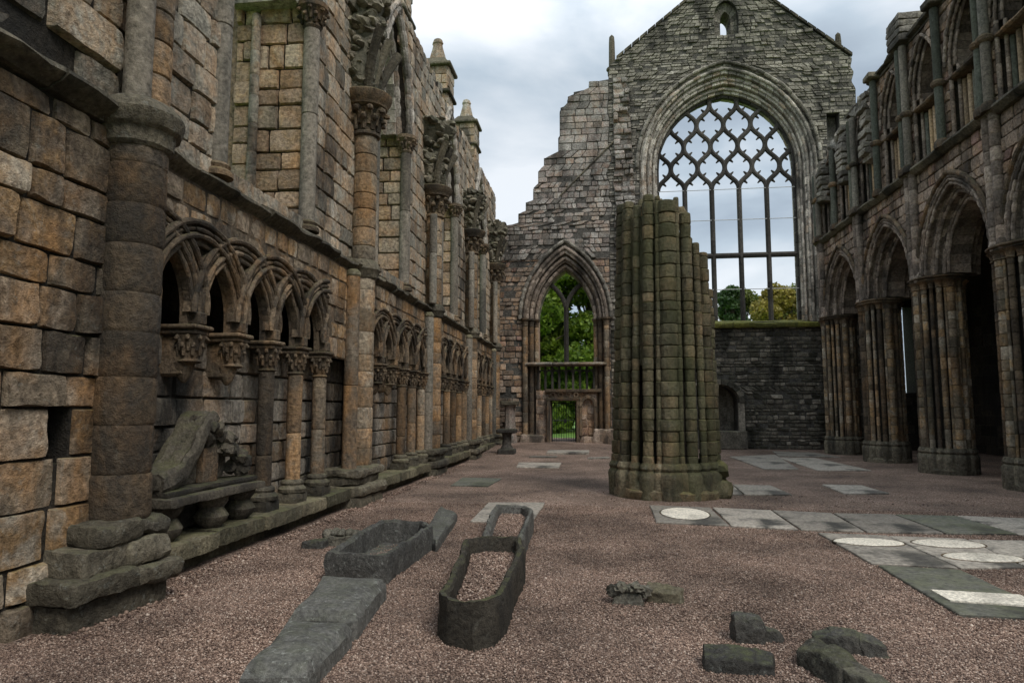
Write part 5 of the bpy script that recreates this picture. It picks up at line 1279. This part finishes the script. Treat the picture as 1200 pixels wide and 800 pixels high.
def knob(mb, p):
    blob(mb, (p[0] - .20, p[1] + .13, .15), (.065, .06, .05), 3, .3, 3)
stone_at('big tapering carved stone at the bottom right edge of the photo', (988, 808), [
    [(-.16, .38, -.04), (.02, .5, -.04), (.2, .1, -.04), (-.05, .0, -.04), (-.16, .40, .13), (-.02, .5, .16), (.08, .3, .2), (-.06, .25, .19), (.16, .08, .13), (.0, .02, .15), (.2, .16, .1)],
    [(-.02, .14, -.04), (.24, .1, -.04), (.28, -.12, -.04), (.06, -.16, -.04), (-.01, .12, .15), (.18, .13, .13), (.25, -.1, .1), (.08, -.14, .12)]], 'rock')
stone_at('dark curved stone lying against the big tapering stone', (1003, 768), [
    [(-.24, .06, -.04), (-.1, .0, -.04), (-.08, .2, -.04), (-.25, .18, -.04), (-.26, .08, .10), (-.1, .03, .13), (-.08, .2, .15), (-.22, .2, .12)],
    [(-.12, .02, -.04), (.08, -.02, -.04), (.1, .17, -.04), (-.12, .2, -.04), (-.12, .06, .14), (.06, .03, .15), (.08, .17, .16), (-.12, .2, .15)],
    [(.05, -.02, -.04), (.19, -.06, -.04), (.22, .08, -.04), (.06, .16, -.04), (.05, .02, .14), (.18, -.04, .09), (.2, .08, .1), (.07, .16, .15)]], 'rockdark')
stone_at('pale carved stone with curled leaves beside the ochre block', (738, 710), [[(-.15, .02, -.03), (.12, .0, -.03), (.13, .16, -.03), (-.13, .18, -.03), (-.14, .05, .10), (.1, .04, .11), (.1, .16, .13), (-.1, .17, .14)]], 'rock', curls)
stone_at('mossy carved stone behind the dark coffin, by the bench', (398, 640), [[(-.28, .0, -.03), (.25, -.02, -.03), (.27, .25, -.03), (-.26, .28, -.03), (-.26, .03, .12), (.22, .02, .14), (.24, .24, .16), (-.2, .26, .15)]], 'rock', moulded)
stone_at('small dark hollow stone between the left bench and the dark coffin', (366, 643), [[(-.15, .0, -.03), (.12, -.01, -.03), (.14, .18, -.03), (-.13, .2, -.03), (-.13, .03, .11), (.10, .02, .1), (.12, .17, .12), (-.1, .19, .13)]], 'rockdark')
# pedestal and fragments at the far end of the bench
p = onZ(594, 534); t = thing('stone_pedestal', 'small dark moulded pedestal at the far end of the left bench', 'pedestal', (float(p[0]), float(p[1]), 0))
mb = MB(); box(mb, p[0] - .3, p[0] + .3, p[1] - .3, p[1] + .3, -.05, .25, .03); lathe(mb, p[0], p[1], [(.24, .25), (.2, .32), (.16, .4), (.16, .72), (.2, .8)], 12); mb.build('pedestal_stem', 'tracery', t)
mb = MB(); box(mb, p[0] - .34, p[0] + .34, p[1] - .3, p[1] + .3, .8, .95, .03); mb.build('pedestal_cap', 'tracery', t)
p = (-3.75, 28.6); t = thing('font_stump', 'pale broken pedestal with flat cap standing by the aisle end wall', 'pedestal', (*p, .2))
mb = MB(); lathe(mb, *p, [(.3, .1), (.3, .5), (.24, .6), (.22, 1.7), (.26, 1.8)], 8, jit=.05); mb.build('pedestal_stem', 'pale', t); mb = MB(); box(mb, p[0] - .36, p[0] + .36, p[1] - .32, p[1] + .32, 1.8, 1.98, .03, jit=.02); mb.build('pedestal_cap', 'ledge', t)
# ------------------------------------------------------------------ loose gravel on the floor and in the coffins
ICO = []
for k in range(4):
    mb = MB(); blob(mb, (0, 0, 0), (1, .8, .6), 1, .35, 2); me = mb.build('pebble_source', 'gravel', smooth=False)
    ICO.append((np.array([v.co[:] for v in me.data.vertices]), [tuple(p.vertices) for p in me.data.polygons])); bpy.data.objects.remove(me)
def pebmat():
    m = bpy.data.materials.new('pebbles'); m.use_nodes = True; t = m.node_tree; b = t.nodes['Principled BSDF']
    at = t.nodes.new('ShaderNodeAttribute'); at.attribute_name = 'st'; sp = t.nodes.new('ShaderNodeSeparateColor'); t.links.new(at.outputs['Color'], sp.inputs[0])
    r = t.nodes.new('ShaderNodeValToRGB'); e = r.color_ramp.elements; e[0].color = (.062, .036, .027, 1); e[1].color = (.47, .37, .295, 1)
    for p_, c in ((.3, (.145, .093, .069)), (.6, (.215, .142, .103)), (.85, (.33, .225, .168))): q = e.new(p_); q.color = (*c, 1)
    t.links.new(sp.outputs[0], r.inputs[0]); tx = t.nodes.new('ShaderNodeTexCoord'); n = t.nodes.new('ShaderNodeTexNoise'); n.inputs['Scale'].default_value = .55; n.inputs['Detail'].default_value = 10; n.inputs['Roughness'].default_value = .65; t.links.new(tx.outputs['Object'], n.inputs[0])
    mr = t.nodes.new('ShaderNodeMapRange'); t.links.new(n.outputs[0], mr.inputs[0])
    for i_, x_ in enumerate((.37, .63, .55, 1.3)): mr.inputs[i_ + 1].default_value = x_
    sv = t.nodes.new('ShaderNodeVectorMath'); sv.operation = 'SCALE'; t.links.new(r.outputs[0], sv.inputs[0]); t.links.new(mr.outputs[0], sv.inputs['Scale'])
    t.links.new(sv.outputs[0], b.inputs['Base Color']); b.inputs['Roughness'].default_value = .75; b.inputs['Specular IOR Level'].default_value = .3
    return m
def pebbles(name, pts, size, label=None):
    n = len(pts); kind = rng.integers(0, 4, n); V = []; F = []; C = []; base = 0
    for k in range(4):
        idx = np.where(kind == k)[0]; v0, f0 = ICO[k]; nv = len(v0)
        if not len(idx): continue
        an = rng.uniform(0, 2 * PI, len(idx)); sz = size * rng.uniform(.6, 1.35, len(idx)) ** 1.2; tl = rng.normal(0, .35, len(idx))
        ca, sa = np.cos(an), np.sin(an); X = v0[None, :, :] * sz[:, None, None]
        x = X[:, :, 0] * np.cos(tl)[:, None] + X[:, :, 2] * np.sin(tl)[:, None]; z = -X[:, :, 0] * np.sin(tl)[:, None] + X[:, :, 2] * np.cos(tl)[:, None]; y = X[:, :, 1]
        W = np.stack([x * ca[:, None] - y * sa[:, None], x * sa[:, None] + y * ca[:, None], z], 2) + pts[idx][:, None, :]
        V.append(W.reshape(-1, 3)); f = np.array(f0); F.append((f[None] + (np.arange(len(idx)) * nv)[:, None, None] + base).reshape(-1, 3)); base += nv * len(idx)
        C.append(np.repeat(rng.random((len(idx), 3)), nv, 0))
    V = np.concatenate(V).astype(np.float32); F = np.concatenate(F).astype(np.int32); C = np.concatenate(C).astype(np.float32)
    me = bpy.data.meshes.new(name); me.vertices.add(len(V)); me.vertices.foreach_set('co', V.ravel()); me.loops.add(F.size); me.loops.foreach_set('vertex_index', F.ravel())
    me.polygons.add(len(F)); me.polygons.foreach_set('loop_start', np.arange(0, F.size, 3, dtype=np.int32)); me.polygons.foreach_set('loop_total', np.full(len(F), 3, np.int32)); me.update(calc_edges=True)
    a = me.attributes.new('st', 'FLOAT_COLOR', 'POINT'); a.data.foreach_set('color', np.concatenate([C, np.ones((len(C), 1), np.float32)], 1).ravel())
    me.materials.append(M['pebble']); o = bpy.data.objects.new(name, me); COL.objects.link(o); tag(o, label, None, None, 'stuff'); return o
M['pebble'] = pebmat()
Pn = []
for (y0, y1, den) in ((3.2, 5.5, 7600), (5.5, 8, 5200), (8, 12, 2600)):
    xl = -4.1; xr = min(8, y1 * .78)
    n = int((xr - xl) * (y1 - y0) * den); x = rng.uniform(xl, xr, n); y = rng.uniform(y0, y1, n)
    k = x < y * .75
    Pn.append(np.stack([x, y, rng.uniform(.0, .008, n)], 1)[k])
pebbles('loose_gravel', np.concatenate(Pn), .0078)
n = 2600; x = rng.uniform(-4.1, 7, n); y = rng.uniform(3.3, 14, n); k = (x < y * .75)
pebbles('coarse_gravel', np.stack([x, y, np.full(n, .006)], 1)[k], .015)
n = 2600; y = rng.uniform(4.6, 20, n); x = -4.12 + np.abs(rng.normal(0, .12, n)) + .25 * (y < 6)
pebbles('coarse_gravel', np.stack([x, y, rng.uniform(0, .02, n)], 1), .017)
def inpoly(P, x, y):
    c = np.zeros(len(x), bool); n = len(P)
    for i in range(n):
        (x0, y0), (x1, y1) = P[i], P[(i + 1) % n]
        if y0 == y1: continue
        cr = ((y0 > y) != (y1 > y)) & (x < (x1 - x0) * (y - y0) / (y1 - y0) + x0); c ^= cr
    return c
for P, z in FILL:
    A = np.array(P); lo, hi = A.min(0), A.max(0); n = int((hi[0] - lo[0]) * (hi[1] - lo[1]) * 9000); x = rng.uniform(lo[0], hi[0], n); y = rng.uniform(lo[1], hi[1], n); k = inpoly(P, x, y)
    pebbles('coffin_gravel', np.stack([x, y, z + rng.uniform(-.01, .012, n)], 1)[k], .0105)
    mb = MB(); mb.add([(p[0], p[1], z - .008) for p in P], [tuple(range(len(P)))], (.5, .5, .5)); tag(mb.build('coffin_gravel_bed', 'gravel', smooth=False), None, None, kind='stuff')
# ------------------------------------------------------------------ trees, hedge
def tree(label, x, y, z0, h, w_, mat, n, seed, ls=.22, name='tree', group='trees beyond the end wall', zc=.2):
    r = np.random.default_rng(seed); rs = random.Random(seed); t = thing(name, label, 'tree', (x, y, z0), group)
    mb = MB(); tube(mb, [(x, y, z0 - .3), (x + .1, y, z0 + h * .3), (x - .1, y + .1, z0 + h * .75)], [h * .035, h * .026, h * .008], 9)
    cl = []
    for k in range(60):
        a = rs.uniform(0, 2 * PI); zz = rs.uniform(zc, 1); rad = w_ * math.sqrt(max(.05, 1 - ((zz - .5) / .52) ** 2)) * rs.uniform(.45, .95)
        c = (x + rad * math.cos(a), y + rad * math.sin(a), z0 + h * zz); cl.append((c, rs.uniform(.15, .27) * w_ + .2))
        tube(mb, [(x, y, z0 + h * zz * .55), ((x * .5 + c[0] * .5), (y * .5 + c[1] * .5), z0 + h * zz * .85), c], [h * .006, h * .004, .01], 5)
    mb.build('trunk', 'bark', t)
    per = n // len(cl); V = []; C = []
    for (c, s) in cl:
        d = r.normal(0, 1, (per, 3)); d /= np.linalg.norm(d, axis=1)[:, None]; d *= (r.random(per) ** .4)[:, None] * s * np.array([1.15, 1.15, .8]); p = d + np.array(c)
        A = r.normal(0, 1, (per, 3)); A /= np.linalg.norm(A, axis=1)[:, None]; B = np.cross(A, r.normal(0, 1, (per, 3))); B /= np.linalg.norm(B, axis=1)[:, None]
        q = ls * r.uniform(.5, 1.2, per)[:, None]; tone = np.clip(r.normal(.5, .25, per) + rs.uniform(-.15, .15), 0, 1)
        V.append(np.stack([p - A * q, p - B * q * .55, p + A * q, p + B * q * .55], 1).reshape(-1, 3)); C.append(np.repeat(tone, 4))
    V = np.concatenate(V); C = np.concatenate(C); mb = MB(); mb.v = V.tolist(); mb.n = len(V); mb.f = [(4 * i, 4 * i + 1, 4 * i + 2, 4 * i + 3) for i in range(len(V) // 4)]; mb.c = [(c, .5, .5) for c in C]
    mb.build('crown', mat, t, smooth=False)
tree('broad bright green tree filling the left of the aisle window', -4.6, 43, 0, 12.6, 4.1, 'leaf', 36000, 1, .2, zc=.05)
tree('bright green tree on the right of the aisle window', -.6, 45, 0, 13.0, 4.1, 'leaf', 36000, 2, .2, zc=.05)
tree('dark evergreen tree seen low in the great window beside the ruined pier', 11.9, 64, 0, 12.6, 1.5, 'leafdark', 14000, 3, .18)
tree('dull green tree low behind the evergreen and the yellow trees', 19.5, 76, 0, 14.0, 3.2, 'leafdull', 12000, 31, .24)
tree('low rounded green tree above the window sill, left of the yellow trees', 13.0, 66, 0, 12.6, 2.5, 'leafdull', 12000, 32, .2)
tree('low rounded green tree above the window sill, behind the gap of the yellow trees', 17.6, 66, 0, 12.7, 2.7, 'leafdull', 12000, 33, .2)
tree('dark tree between the two yellow trees in the great window', 15.6, 74, 0, 13.7, 1.7, 'leafdark', 14000, 4, .2)
tree('yellow autumn tree in the middle of the great window', 14.5, 58, 0, 11.5, 2.4, 'leafgold', 15000, 5, .17, zc=.3)
tree('yellow-green autumn tree low at the right of the great window', 17.9, 58, 0, 11.9, 2.5, 'leafgold', 15000, 6, .17, zc=.3)
for j, (x, lab) in enumerate(((-4.4, 'dark clipped bush behind the iron gate on the left'), (-2.2, 'dark clipped bush straight behind the iron gate'), (-.2, 'dark clipped bush behind the balustrade on the right'))):
    tree(lab, x * 1.3, 50, .1, 3.1, 1.7, 'hedge', 7000, 20 + j, .11, 'bush', 'bushes on the lawn behind the gate', .12)
